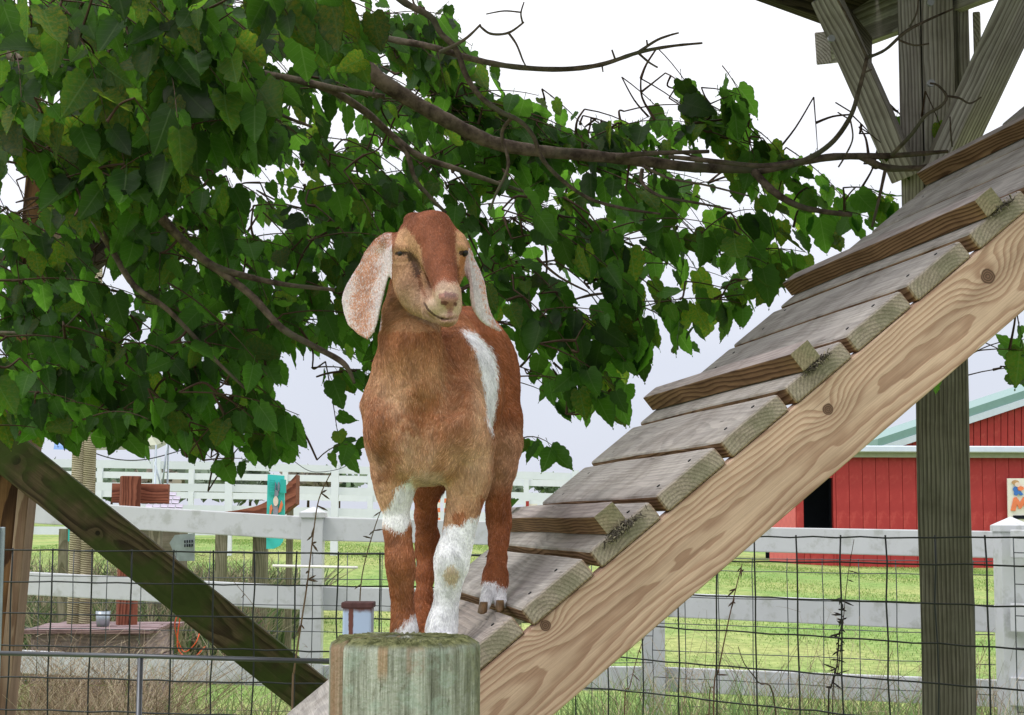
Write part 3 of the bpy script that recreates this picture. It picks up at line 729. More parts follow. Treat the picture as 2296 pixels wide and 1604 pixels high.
# gabled building behind
GZ = 58.0
gbq = W(2181, 1200, GZ)
gab = empty('gabled_barn', (gbq[0], gbq[1], 0), 'taller red ribbed metal barn with pale green gable roof behind the low barn', 'barn')
Pg = lambda x, y, dz=0: W(x, y, GZ+dz)
apx = 2760; slope = -.279
def gtop(x): return 947-(x-2181)*.33 if x < apx else 947-(apx-2181)*.33+(x-apx)*.33
x_ = 1985; i = 0
while x_ < 3500:
    x2 = x_+15.3
    ya, yb = max(gtop(x_), 0), gtop(x2)
    a = Pg(x_, 995+12); b = Pg(x2-1.6, 995+12); c = Pg(x2-1.6, min(yb, 1003)); d = Pg(x_, min(ya, 1003))
    if ya < 1003:
        off = np.array([0, .08, 0])
        V = [a, b, c, d, a+off, b+off, c+off, d+off]
        link('wall_panel', mesh_from('wall_panel', V, [(0, 1, 2, 3), (7, 6, 5, 4), (0, 4, 5, 1), (1, 5, 6, 2), (2, 6, 7, 3), (3, 7, 4, 0)], M_BARRED), gab)
    x_ = x2; i += 1
V = []
bk = [Pg(1985, 1007, .2), Pg(3500, 1007, .2), Pg(3500, gtop(3500), .2), Pg(apx, gtop(apx), .2), Pg(1985, 1003, .2)]
link('wall', mesh_from('wall', bk, [(0, 1, 2, 3, 4)], M_GRV), gab)
def gstrip(name, y_off0, y_off1, mat, depth, dz):
    for (xa, xb) in ((1968, apx), (apx, 3560)):
        a0, b0 = Pg(xa, gtop(xa)+y_off0, dz), Pg(xb, gtop(xb)+y_off0, dz); a1, b1 = Pg(xa, gtop(xa)+y_off1, dz), Pg(xb, gtop(xb)+y_off1, dz)
        o_ = np.array([0, depth, 0]); V = [a0, b0, b1, a1, a0+o_, b0+o_, b1+o_, a1+o_]
        link(name, mesh_from(name, V, [(3, 2, 1, 0), (4, 5, 6, 7), (0, 1, 5, 4), (1, 2, 6, 5), (2, 3, 7, 6), (3, 0, 4, 7)], mat), gab)
gstrip('trim', -14, 1, M_TRIM, .1, -.25)
gstrip('roof', -33, -14.5, M_GROOF, 14, -.22)

# sign on the barn wall
sgp = W(2300, 1166, BZ-.1)
sg = empty('barn_sign', (sgp[0], sgp[1], sgp[2]), 'cream sign board with orange letter M and a small farmer picture on the barn', 'sign')
def flat(name, pts, z, mat, parent, th=.02):
    P = [W(x, y, z) for x, y in pts]; n_ = len(P); o_ = np.array([0, th, 0]); V = P+[p+o_ for p in P]
    F = [tuple(range(n_-1, -1, -1)), tuple(range(n_, 2*n_))]+[(i, (i+1) % n_, n_+(i+1) % n_, n_+i) for i in range(n_)]
    me = mesh_from(name, V, F, mat); o = link(name, me, parent); return o
flat('panel', [(2259, 1073), (2372, 1073), (2372, 1192), (2261, 1192)], BZ-.12, M_CREAM, sg, .05)
flat('letter', [(2266.6, 1145.5), (2273, 1116), (2280, 1115), (2287.5, 1127), (2294, 1115), (2303, 1115), (2309, 1146), (2300, 1146), (2297, 1131), (2289, 1141), (2285, 1141), (2280.5, 1131), (2277, 1146)], BZ-.15, M_ORANGE, sg)
flat('bar', [(2272, 1156), (2345, 1156), (2345, 1164), (2272, 1164)], BZ-.15, M_BLACK, sg)
def ell(cx, cy, rx, ry, n_=18, a0=0): return [(cx+rx*math.cos(a0+2*math.pi*i/n_), cy+ry*math.sin(a0+2*math.pi*i/n_)) for i in range(n_)]
flat('hat', ell(2277, 1082, 8, 5.2, a0=.3), BZ-.16, M_TAN, sg); flat('face', ell(2282, 1087, 6.5, 5.2), BZ-.17, M_PINKP, sg)
flat('shirt', ell(2277.5, 1097, 6, 6), BZ-.16, M_BLUE, sg); flat('pumpkin', ell(2289, 1095.5, 7, 5), BZ-.18, M_ORANGE, sg)
flat('trousers', [(2274, 1102), (2288, 1101), (2295, 1109), (2289, 1112), (2284, 1107), (2280, 1112), (2274, 1110)], BZ-.165, M_BLUE, sg)

# ------------------------------------------------------------------ far vinyl fences
def farfence(label, pts, rails_, hp, rw, group=None, z_off=0):
    p0 = W(*pts[0]); f = empty('paddock_fence', (p0[0], p0[1], 0), label, 'fence', group)
    for i, (x, y, z) in enumerate(pts):
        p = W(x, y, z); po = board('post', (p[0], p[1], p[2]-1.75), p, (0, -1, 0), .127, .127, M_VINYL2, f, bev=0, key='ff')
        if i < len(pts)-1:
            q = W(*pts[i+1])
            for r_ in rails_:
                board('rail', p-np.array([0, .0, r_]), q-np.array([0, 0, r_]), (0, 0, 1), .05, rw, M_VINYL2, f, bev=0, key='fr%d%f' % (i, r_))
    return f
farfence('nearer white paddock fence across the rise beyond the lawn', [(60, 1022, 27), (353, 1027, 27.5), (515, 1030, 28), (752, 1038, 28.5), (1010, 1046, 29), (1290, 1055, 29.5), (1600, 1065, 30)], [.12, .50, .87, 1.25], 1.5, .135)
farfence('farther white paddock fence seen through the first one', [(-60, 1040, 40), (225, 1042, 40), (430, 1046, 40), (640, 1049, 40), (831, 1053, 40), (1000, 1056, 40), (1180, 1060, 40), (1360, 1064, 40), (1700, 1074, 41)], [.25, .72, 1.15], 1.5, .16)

# ------------------------------------------------------------------ things beyond the vinyl fence, left
def pole(name, x, y0, y1, z, r, mat, label, group=None):
    a = W(x, y0, z); b = W(x, y1, z); g_ = float(gh(a[0], a[1])); 
    pts = [(a[0], a[1], g_+(a[2]-g_)*t) for t in np.linspace(0, 1, 8)]
    pts = [(p[0]+random.uniform(-.003, .003), p[1], p[2]) for p in pts]
    o = tube(name, pts, [r*random.uniform(.97, 1.03) for _ in pts], mat, None, 14); return tag(o, label, 'pole', group)
def ropem():
    n = N('rope_wrap'); p = n.obj(); x, y, z = n.sep(p)
    w = n.ma('SINE', n.ma('MULTIPLY', n.ma('ADD', z, n.ma('MULTIPLY', x, .12)), 420.0))
    c = n.mul(1.0, srgb(168, 160, 136), n.mix(n.mr(w, -.6, .6), (.62, .6, .58), (1.1, 1.1, 1.1)))
    c = n.mul(.8, c, n.mix(n.mr(n.noise(p, 6, 5), .35, .65), (.7, .72, .6), (1.1, 1.1, 1.1)))
    n.bsdf(c, .9, .1, n.bump(w, .7, .004)); return n.m
M_ROPE = ropem()
pole('rope_pole', 181, 905, 0, 11.2, .047, M_ROPE, 'rope wrapped pole on the low box, the left of the pair', 'rope wrapped poles')
pole('rope_pole', 214, 600, 0, 11.3, .047, M_ROPE, 'taller rope wrapped pole on the low box, beside the red post', 'rope wrapped poles')
rp_ = W(293, 1068, 11.0)
red = empty('red_post', (rp_[0], rp_[1], 0), 'reddish cedar post with a short crossboard at its top', 'post')
board('post', (rp_[0], rp_[1], 0), rp_, (0.35, -1, 0), .13, .13, M_RED, red, bev=.005)
A = W(252, 1106, 11.13); B = W(379, 1108, 11.13); board('crossboard', A, B, (0, -1, 0), .135, .05, M_RED, red)
# low timber box with board top
bx0 = W(52, 1400, 10.4); bx1 = W(330, 1400, 10.4); tz = W(200, 1412, 10.6)[2]
boxo = empty('timber_box', ((bx0[0]+bx1[0])/2, bx0[1], 0), 'low weathered timber box with a broken board top holding the poles', 'box')
M_BOX = wood('box_timber', srgb(150, 124, 124), srgb(102, 80, 80), rings=80, streak=.5, dirt=.5, grey=srgb(160, 142, 146), greyamt=.7)
for i in range(6):
    y = bx0[1]+.03+i*.155; jx = random.uniform(-.04, .03)
    board('top_board', (bx0[0]+jx, y, tz+random.uniform(-.008, .008)), (bx1[0]+jx+.02+random.uniform(-.03, .03), y, tz+random.uniform(-.006, .006)), (0, 0, 1), .14, .03, M_BOX, boxo, key='tb%d' % i)
for i in range(4):
    zc = tz-.1-.165*i
    board('side_board', (bx0[0]+.04, bx0[1]+.06, zc), (bx1[0]-.02, bx0[1]+.06, zc), (0, -1, 0), .155, .03, M_BOX, boxo, key='sb')
    board('side_board', (bx1[0]-.03, bx0[1]+.06, zc), (bx1[0]-.03, bx0[1]+.9, zc), (1, 0, 0), .155, .03, M_BOX, boxo, key='sc')
bc = W(231, 1387, 10.7)
V, F = tube_geo([(0, 0, 0), (0, 0, .10), (0, 0, .10), (0, 0, .01)], [.042, .05, .043, .038], 16)
tag(link('bucket', mesh_from('bucket', V, F, M_GALV, True), None, None, Matrix.Translation((bc[0], bc[1], tz+.016))), 'small grey metal can on the timber box', 'bucket')

# teal rabbit sign
tz_ = 13.2
tp = W(618, 1232, tz_)
tsn = empty('rabbit_sign', (tp[0], tp[1], tp[2]), 'tall teal board painted with a grey rabbit and orange carrots', 'sign')
flat('panel', [(600, 1064), (637, 1067), (638, 1150), (637, 1196), (634, 1214), (627, 1224), (613, 1231), (597, 1231), (598, 1150)], tz_, M_TEAL, tsn, .03)
flat('flap', [(604, 1076), (616, 1077), (615, 1110), (603, 1109)], tz_-.04, M_TEALD, tsn)
flat('flap', [(629, 1075), (641, 1076), (641, 1106), (628, 1105)], tz_-.04, M_TEALD, tsn)
for q in range(7):
    flat('text_line', [(606, 1080+q*3.6), (613-(q % 3), 1080+q*3.6), (613-(q % 3), 1081+q*3.6), (606, 1081+q*3.6)], tz_-.062, M_TEAL, tsn, .012)
flat('rabbit_ear', ell(616.5, 1092, 2.6, 11), tz_-.02, M_GREYP, tsn); flat('rabbit_ear', ell(624.5, 1092, 2.4, 11), tz_-.02, M_GREYP, tsn)
flat('rabbit_head', ell(619, 1107, 5, 8), tz_-.03, M_GREYP, tsn); flat('rabbit_face', ell(618, 1124, 5.5, 11), tz_-.035, M_PINKP, tsn)
flat('rabbit_body', ell(617.5, 1146, 6, 18), tz_-.025, M_GREYP, tsn)
flat('carrot', [(605, 1136), (608.5, 1131), (611, 1140), (607, 1154), (604, 1152)], tz_-.03, M_ORANGE, tsn)
flat('carrot', [(625, 1141), (631, 1122), (634, 1132), (629, 1148), (624, 1150)], tz_-.03, M_ORANGE, tsn)
flat('arrow_hook', [(598, 1208), (605, 1206), (605, 1208), (600, 1210), (598, 1212)], tz_-.03, M_TEALD, tsn)
# curved brown plank behind
cp, _ = spline([W(470, 1148, 13.8), W(540, 1146, 13.8), (W(590, 1139, 13.8)), W(630, 1118, 13.8), W(668, 1085, 13.8)], [1]*5, 5)
cvo = W(560, 1150, 13.8)
V = []; F = []
for i, p in enumerate(cp):
    t_ = i/(len(cp)-1); h_ = .035+.09*t_
    for (dy, dz) in ((-.12, -h_), (-.12, h_), (.12, h_), (.12, -h_)): V.append((p[0], p[1]+dy, p[2]+dz-.05))
    if i:
        b = (i-1)*4
        for j in range(4): F.append((b+j, b+(j+1) % 4, b+4+(j+1) % 4, b+4+j))
F += [(0, 1, 2, 3), tuple(len(V)-1-j for j in range(4))]
tag(link('curved_plank', mesh_from('curved_plank', V, F, M_RED)), 'curved reddish brown plank rising behind the rabbit sign', 'plank')
tag(board('wood_post', np.append(W(650, 1200, 14.2)[:2], .2), W(651, 1112, 14.2), (0, -1, 0), .055, .055, M_OLDP), 'slim grey post right behind the rabbit sign', 'post')
# weathered posts in the weeds
for (x, y, z, w) in ((350, 1170, 14, .10), (497, 1185, 13.6, .09), (144, 1186, 13.4, .07), (585, 1190, 13.9, .12)):
    lab = {350: 'old grey post in the weeds, behind the mossy brace', 497: 'old yellowish post in the weeds between brace and rabbit sign', 144: 'thin pale post left of the small green notice', 585: 'dark old post at the left foot of the rabbit sign'}[x]
    p = W(x, y, z); tag(board('wood_post', (p[0], p[1], 0), p, (0, -1, 0), w, w, M_OLDP, None, key='wp%d' % x), lab, 'post')
n1 = W(162, 1200, 13.2); nto = empty('notice', (n1[0], n1[1], n1[2]), 'small green notice with white paper beside the rope poles', 'notice')
flat('panel', [(153, 1183), (171, 1185), (170, 1216), (152, 1214)], 13.2, M_TEALD, nto, .02); flat('paper', [(158, 1194), (167, 1195), (166, 1207), (157, 1206)], 13.17, M_CREAM, nto, .01)
# small shingled shelter with galvanised ramp
shp = W(360, 1150, 15); sh = empty('animal_shelter', (shp[0], shp[1], 0), 'small shelter with lilac grey shingled roof beyond the red post', 'shelter')
for rI in range(5):
    for cI in range(6):
        ax = 312+cI*17+rI*3+(rI % 2)*6; ay = 1108+rI*9
        if ax+15 > 404+rI*2: continue
        A = W(ax, ay, 15.3-rI*.10); B = W(ax+15, ay+.8, 15.3-rI*.10); board('shingle', A, B, (0, -1, 1.2), .045, .012, M_STONE, sh, bev=0, key='sh')
wp = W(360, 1190, 15.2); bbox_('wall', wp[0]-.25, wp[0]+.2, wp[1]-.1, wp[1]+.3, .3, W(0, 1150, 15)[2], M_OLDP, sh)
fe = W(410, 1215, 14.0); fo = empty('perforated_trough', (fe[0], fe[1], 0), 'blue grey perforated metal side panel seen under the top rail', 'trough')
flat('side_panel', [(380, 1218), (392, 1200), (436, 1196), (435, 1258), (398, 1258)], 14.0, M_GALV, fo, .03)
for i in range(4):
    for j in range(2):
        x = 413+i*5.4; y = 1212+j*9-i*.3; flat('slot', [(x, y), (x+2.6, y-.3), (x+2.6, y+6), (x, y+6.3)], 13.97, M_BLACK, fo, .01)
# canopy and blue awning
cp0 = W(290, 960, 19); ca = empty('canopy', (cp0[0], cp0[1], float(gh(cp0[0], cp0[1]))), 'olive canvas canopy on thin poles over the far yard', 'canopy')
V = [W(205, 1000, 18.2), W(352, 998, 18.2), W(380, 985, 21), W(240, 985, 21), W(280, 915, 19.6), W(300, 915, 19.6)]
V = V+[v-np.array([0, 0, .05]) for v in V]
link('cloth', mesh_from('cloth', V, [(0, 1, 5, 4), (1, 2, 5), (2, 3, 4, 5), (3, 0, 4), (6, 10, 11, 7), (7, 11, 8), (8, 11, 10, 9), (9, 10, 6), (0, 6, 7, 1), (1, 7, 8, 2), (2, 8, 9, 3), (3, 9, 6, 0)], M_CANOPY), ca)
for (x, y, z) in ((210, 1000, 18.2), (350, 998, 18.2), (378, 986, 21)):
    p = W(x, y, z); tube('pole', [p, (p[0], p[1], float(gh(p[0], p[1])))], .012, M_GALV, ca)
bl = W(175, 980, 17); bo = empty('blue_awning', (bl[0], bl[1], float(gh(bl[0], bl[1]))), 'pale blue canvas awning left of the canopy', 'awning')
V = [W(120, 1008, 16), W(205, 1010, 16), W(196, 960, 17.5), W(130, 940, 17.5)]; V = V+[v+np.array([0, .03, .04]) for v in V]
link('cloth', mesh_from('cloth', V, [(3, 2, 1, 0), (4, 5, 6, 7), (0, 1, 5, 4), (1, 2, 6, 5), (2, 3, 7, 6), (3, 0, 4, 7)], M_BLUECV), bo)
p = W(200, 1008, 16); tube('pole', [p, (p[0], p[1], float(gh(p[0], p[1])))], .012, M_GALV, bo)
p = W(364, 1060, 16); lp = empty('fork_prop', (p[0], p[1], float(gh(p[0], p[1]))), 'thin forked metal prop leaning against the sky left of the curved plank', 'prop')
tube('rod', [W(376, 985, 16), W(360, 1125, 16)], .010, M_GALV, lp); tube('rod', [W(347, 1037, 16), W(358, 1080, 16), W(362, 1122, 16)], .009, M_GALV, lp)
tag(tube('cable', spline([W(200, 1012, 17), W(260, 1030, 17), W(330, 1030, 17), W(420, 1006, 17)], [.006]*4)[0], .006, M_WIRE), 'thin dark cable sagging below the canopy', 'cable')
tag(tube('cable', spline([W(660, 1035, 13), W(700, 1058, 13), W(760, 1052, 13), W(800, 1030, 13)], [.003]*4)[0], .003, M_WIRE2), 'thin wire loop sagging right of the rabbit sign', 'wire')
# barricades
for (x0, x1, lab) in ((972, 987, 'orange and white road barrier between the goat legs'), (996, 1010, 'second orange and white road barrier, nearer the white leg')):
    b0 = W(x0, 1170, 22); bo = empty('road_barrier', (b0[0], b0[1], b0[2]), lab, 'barrier', 'orange and white barriers')
    for q in range(5): flat('stripe', [(x0, 1118+q*11), (x1, 1117+q*11), (x1, 1127+q*11), (x0, 1128+q*11)], 22, (M_ORANGE if q % 2 == 0 else M_CREAM), bo, .04)
b0 = W(1183, 1160, 20); bo = empty('red_marker', (b0[0], b0[1], b0[2]), 'small red and white marker beside the lowest cleat', 'marker')
flat('red_panel', [(1179, 1124), (1186, 1124), (1186, 1170), (1179, 1170)], 20, M_BARRED, bo, .05); flat('white_panel', [(1186.5, 1130), (1205, 1130), (1205, 1170), (1186.5, 1170)], 20.05, M_CREAM, bo, .05)

# ------------------------------------------------------------------ far trees
def fartree(x, y, z, w, h, label, col, n=700):
    b = W(x, y, z); s = z/FPX; r = w*s/2; H = h*s
    o = empty('tree', (b[0], b[1], b[2]-1.0), label, 'tree', 'trees beyond the paddock')
    tube('trunk', [(b[0], b[1], b[2]-1.2), (b[0]+.02*H, b[1], b[2]+H*.4), (b[0], b[1], b[2]+H*.8)], [H*.05, H*.03, H*.01], M_TWIG, o, 7)
    cl = rng.normal(0, 1, (10, 3)); cl /= np.linalg.norm(cl, axis=1)[:, None]; cl *= rng.uniform(.2, .75, (10, 1))
    c = cl[rng.integers(0, 10, n)] + rng.normal(0, .22, (n, 3))
    C = np.stack([b[0]+c[:, 0]*r, b[1]+c[:, 1]*r, b[2]+H*.55+c[:, 2]*H*.48], 1)
    d1 = rng.normal(0, 1, (n, 3)); d2 = rng.normal(0, 1, (n, 3)); sz = r*.10
    V = np.stack([C+d1*sz, C+d2*sz, C-d1*sz, C-d2*sz], 1).reshape(-1, 3)
    F = np.arange(n*4).reshape(-1, 4); T = np.repeat(np.array(col)*rng.uniform(.6, 1.3, (n, 1)), 4, 0)
    link('crown', mesh_from('crown', V, F, M_FOL, tint=T), o)
TT = [(60, 1120, 60, 260, 70, 0), (250, 1118, 70, 240, 66, 1), (430, 1120, 65, 220, 75, 0), (560, 1125, 60, 160, 80, 0), (690, 1130, 62, 130, 82, 2), (760, 1120, 70, 90, 70, 1), (880, 1125, 60, 140, 80, 0), (1000, 1125, 65, 120, 55, 0), (1225, 1110, 75, 80, 46, 1), (1120, 1125, 70, 120, 40, 0), (1370, 1120, 70, 130, 60, 0), (-70, 1120, 65, 200, 90, 1), (330, 1118, 62, 150, 60, 2)]
names = ['broad hazy tree left of the canopy', 'hazy tree under the canopy edge', 'low hazy tree above the red crossboard', 'hazy tree left of the rabbit sign', 'brownish hazy tree right of the rabbit sign', 'small rounded hazy tree behind the post cap', 'hazy tree at the goat left shoulder', 'hazy tree between the goat legs', 'small pale tree right of the goat leg', 'low hazy tree behind the goat', 'hazy tree hidden by the ramp', 'dark tree beyond the left picture edge', 'brown hazy bush above the shelter']
for (a, lab) in zip(TT, names):
    fartree(a[0], a[1], a[2], a[3], a[4], lab, [(.20, .25, .19), (.18, .25, .17), (.27, .24, .20)][a[5]])  # pale greyed crown colours carry the distance haze

# ------------------------------------------------------------------ weeds
def stems(name, n, xr, zr, hr, cols, label, ymaxpx=None, wob=.25, r=.0012, lean=.2, cat='weeds'):
    V = []; F = []; T = []
    for i in range(n):
        z = random.uniform(*zr); x = W(random.uniform(*xr), 1300, z)[0]; y = W(1148, 1300, z)[1]
        g_ = float(gh(x, y)); h = random.uniform(*hr); lx = random.gauss(0, lean)*h; ly = random.gauss(0, lean)*h
        cx = random.gauss(0, wob)*h*.3
        pts = [(x+lx*t*t+cx*math.sin(t*3.1), y+ly*t*t, g_+h*t*(1-.18*abs(lean)*t)) for t in (0, .3, .6, .85, 1)]
        rr = r*random.uniform(.6, 1.5)*z/6
        v, f = tube_geo(pts, [rr, rr*.9, rr*.7, rr*.5, rr*.25], 3, False); o = len(V); V += v; F += [tuple(q+o for q in g) for g in f]
        c = random.choice(cols); k = random.uniform(.7, 1.25); T += [tuple(q*k for q in c)]*len(v)
        if random.random() < .55:     # side twigs
            for _ in range(random.randint(1, 4)):
                t = random.uniform(.4, .95); p = np.array([x+lx*t*t+cx*math.sin(t*3.1), y+ly*t*t, g_+h*t]); d = np.array([random.gauss(0, 1), random.gauss(0, 1), random.uniform(.2, 1.5)]); d /= np.linalg.norm(d)
                l = random.uniform(.03, .12)*h/.7
                v, f = tube_geo([p, p+d*l*.6, p+d*l+np.array([0, 0, -.01])], [rr*.6, rr*.5, rr*.3], 3, False); o = len(V); V += v; F += [tuple(q+o for q in g) for g in f]; T += [tuple(q*k for q in c)]*len(v)
    o = link(name, mesh_from(name, V, F, M_STEM, False, tint=np.array(T))); o['label'] = label; o['category'] = cat; o['kind'] = 'stuff'
DRY = [(.34, .26, .17), (.42, .34, .24), (.24, .17, .11), (.50, .42, .30), (.18, .12, .08)]
GRN = [(.20, .32, .11), (.28, .38, .15), (.15, .24, .09)]
stems('dry_grass', 2600, (-80, 400), (5.4, 8.6), (.45, .86), DRY, 'tangled brown dry grass at the lower left', lean=.45)
stems('dry_grass', 420, (380, 780), (5.6, 9.2), (.35, .75), DRY+GRN, 'thin dry grass below the mossy brace', lean=.4)
stems('dry_grass', 900, (1330, 2380), (5.6, 9.0), (.35, .78), DRY+GRN[:1], 'dry grass stalks along the wire fence at the right', lean=.35)
stems('dry_grass', 120, (1380, 2300), (5.6, 8.6), (.75, 1.0), DRY, 'taller sparse seed stalks along the wire fence at the right', lean=.25)
blades('weeds', 5000, (-5, 3), (6.0, 9.3), (.25, .62), (.004, .007), GRN+[(.2, .26, .08)], 'green weeds growing through the wire fence', lean=.35,
       cond=lambda x, y: rng.random(len(x)) < np.where(x > 0.3, .9, .35))['category'] = 'weeds'
blades('weeds', 2600, (.3, 4), (6.0, 9.3), (.25, .55), (.003, .006), GRN+[(.2, .26, .08)], 'green weeds at the foot of the fence under the ramp', lean=.35)['category'] = 'weeds'
blades('tall_weeds', 12000, (-7, -1.3), (13.0, 19), (.2, .75), (.008, .014), [(.10, .16, .06), (.16, .20, .09), (.22, .20, .12), (.07, .12, .04), (.28, .25, .17)], 'unmown tangle of weeds on the left rise', lean=.45,
       cond=lambda x, y: (x < -2.2-.0*y) & (y > 13.2))['category'] = 'weeds'
stems('tall_weeds', 500, (40, 600), (13, 18), (.5, 1.0), DRY, 'tall dry stalks on the left rise', lean=.3, r=.0011)
# single stems that stand out
def stem(pts, z, rad, label, leafy=0, col=(.20, .13, .09)):
    P = [W(x, y, z+random.uniform(-.03, .03)) for x, y in pts]; P0 = P[0].copy(); P0[2] = 0; full = [P0]+P
    sp, rr = spline(full, list(np.linspace(rad, rad*.45, len(full))), 5)
    V, F = tube_geo(sp, rr, 5); T = [col]*len(V)
    for q in range(leafy):
        i = random.randrange(len(sp)//3, len(sp)); p = np.array(sp[i]); d = np.array([random.gauss(0, 1), random.gauss(0, .6), random.gauss(-.3, .7)]); d /= np.linalg.norm(d); l = random.uniform(.012, .045)
        v, f = tube_geo([p, p+d*l*.6, p+d*l], [rad*.5, rad*.9, rad*.2], 4); o = len(V); V += v; F += [tuple(a+o for a in g) for g in f]; T += [tuple(c*.6 for c in col)]*len(v)
    tag(link('dry_stem', mesh_from('dry_stem', V, F, M_STEM, True, tint=np.array(T))), label, 'dry stem', 'tall dry stems by the fence')
stem([(655, 1590), (660, 1500), (675, 1400), (690, 1300), (702, 1200), (715, 1120), (742, 1060)], 4.6, .0035, 'tall brown dry stem in front of the white post near the rabbit sign', 14, (.26, .17, .12))
stem([(800, 1580), (805, 1400), (812, 1290), (838, 1190), (860, 1130)], 4.7, .0028, 'slim dry stem at the goat right foreleg', 8, (.22, .16, .12))
stem([(987, 1590), (990, 1300), (992, 1210), (1000, 1130), (1006, 1095)], 4.9, .0022, 'fine dry stem between the goat legs', 6)
stem([(1867, 1590), (1880, 1500), (1890, 1400), (1900, 1300), (1915, 1210)], 5.0, .0022, 'thin dark stem with curled leaves under the ramp', 5, (.10, .07, .06))
stem([(1858, 1604), (1864, 1540), (1877, 1490), (1880, 1440), (1888, 1390), (1886, 1340)], 5.0, .0032, 'withered stem with black shrivelled leaves under the ramp', 46, (.07, .055, .05))
stem([(1600, 1590), (1612, 1500), (1632, 1400), (1650, 1320), (1664, 1265)], 4.9, .003, 'reddish dry stem under the ramp, leftmost of the tall ones', 10, (.24, .14, .11))
stem([(1400, 1600), (1412, 1540), (1430, 1470), (1448, 1420)], 5.3, .0025, 'reddish stem beside the white post under the ramp', 2, (.24, .13, .10))
stem([(1590, 1600), (1602, 1540), (1606, 1470)], 5.0, .0025, 'short brown stem with bent tip under the ramp', 2, (.22, .14, .10))
stem([(1740, 1604), (1700, 1530), (1670, 1490), (1655, 1450)], 4.9, .0028, 'dark stem leaning left across the wire under the ramp', 0, (.12, .08, .06))
stem([(610, 1500), (600, 1420), (570, 1360), (520, 1300)], 5.6, .002, 'pale stem bending left over the mossy brace', 3, (.3, .22, .16))
stem([(2150, 1600), (2200, 1480), (2230, 1420)], 5.0, .0018, 'thin pale stem right of the grey post', 4, (.36, .27, .18))
# orange twine hanging by the fence
tw = spline([W(452, 1400, 9.1), W(440, 1440, 9.0), W(415, 1462, 9.1), W(400, 1440, 9.1), (W(392, 1400, 9.0)), W(405, 1370, 9.0), W(398, 1452, 9.0), W(430, 1476, 9.0), W(460, 1450, 9.0)], [.003]*9, 6)
tag(tube('twine', tw[0], .0035, M_TWINE, None, 5), 'loop of orange twine hanging on the white fence', 'twine')
tag(tube('white_rod', [W(612, 1269, 9.3), W(700, 1271, 9.2), W(802, 1273, 9.2)], .008, M_CREAM, None, 8), 'thin white rod lying across the fence wire by the white post', 'rod')
#TREE
# ------------------------------------------------------------------ mulberry tree
def inpoly(px, py, poly):
    poly = np.array(poly, float); n_ = len(poly); ins = np.zeros(len(px), bool); j = n_-1
    for i in range(n_):
        xi, yi = poly[i]; xj, yj = poly[j]
        c = ((yi > py) != (yj > py)) & (px < (xj-xi)*(py-yi)/(yj-yi+1e-12)+xi); ins ^= c; j = i
    return ins
def leaf_mesh(i):
    rs = random.Random(100+i); nst = 11
    lob = rs.random() < .22; wid = rs.uniform(.26, .40); fold = rs.uniform(-.1, .55); curl = rs.uniform(-.6, .8); twist = rs.uniform(-.9, .9)
    ts = [0.0, .05, .13, .22, .32, .42, .53, .64, .75, .86, .94, 1.0]
    V = []; UV = []; F = []
    for k_, t in enumerate(ts):
        w = wid*(math.sin(math.pi*min(1, (t+.10)/1.04)**.72)**.9) if t < 1 else 0
        w *= 1.0 if t > .03 else .78
        if lob: w *= 1-.42*math.exp(-((t-.48)/.07)**2)
        for sde in (-1, 0, 1):
            ww = w*(1+(.05 if k_ % 2 else -.05)+rs.uniform(-.04, .04))
            if sde == 0: x = 0; tt = t
            else: x = sde*ww; tt = t-(.09 if t < .1 else .03)*(1 if t < .6 else .3)
            z = -tt; y = fold*abs(x)+curl*t*t*.5
            if sde: y += rs.uniform(-.015, .015)+.02*math.sin(k_*2.1+sde)
            a = twist*t*.6; V.append((x*math.cos(a)-y*math.sin(a), x*math.sin(a)+y*math.cos(a), z)); UV.append((x, tt))
        if k_ > 0:
            b = (k_-1)*3; F += [(b, b+3, b+4, b+1), (b+1, b+4, b+5, b+2)]
    # serrated teeth between stations
    V2 = list(V); 
    for sde in (0, 2):
        for k_ in range(1, len(ts)-1):
            a = np.array(V[k_*3+sde]); b = np.array(V[(k_+1)*3+sde]); out = (1 if sde == 2 else -1)
            m_ = a*.35+b*.65+np.array([out*.018, 0, .0]); V2.append(tuple(m_)); UV.append((m_[0], -m_[2])); q = len(V2)-1
            F.append((k_*3+sde, q, (k_+1)*3+sde) if sde == 2 else ((k_+1)*3+sde, q, k_*3+sde))
    # petiole
    v, f = tube_geo([(0, 0, 0), (0, .03, .14), (0, .10, .30)], [.010, .009, .011], 3, False); o = len(V2); V2 += [tuple(p) for p in v]; F += [tuple(g+o for g in h) for h in f]; UV += [(0, .5)]*len(v)
    return np.array(V2, np.float32), F, np.array(UV, np.float32)
NV = 26
LV = [leaf_mesh(i) for i in range(NV)]
def tri(F):
    out = []
    for f in F:
        for i in range(1, len(f)-1): out.append((f[0], f[i], f[i+1]))
    return np.array(out, np.int32)
LT = [tri(f) for _, f, _ in LV]
def tintof(rs, yel):
    return (rs.uniform(.32, 1.3), min(1, max(0, yel)), rs.random())
LM = []
for i in range(NV*2):
    V, F, UV = LV[i % NV]; rs = random.Random(i)
    LM.append(mesh_from('leaf', V, LT[i % NV], M_LEAF, True, uv=UV, tint=np.tile(tintof(rs, .9 if i % 7 == 3 else (.35 if i % 3 == 0 else 0)), (len(V), 1))))
tk = W(-420, 1200, 5.6)
tree = empty('mulberry_tree', (tk[0], tk[1], 0), 'mulberry tree whose leafy boughs hang over the left and middle of the view', 'tree')
BR = []   # polylines in world for twig attachment
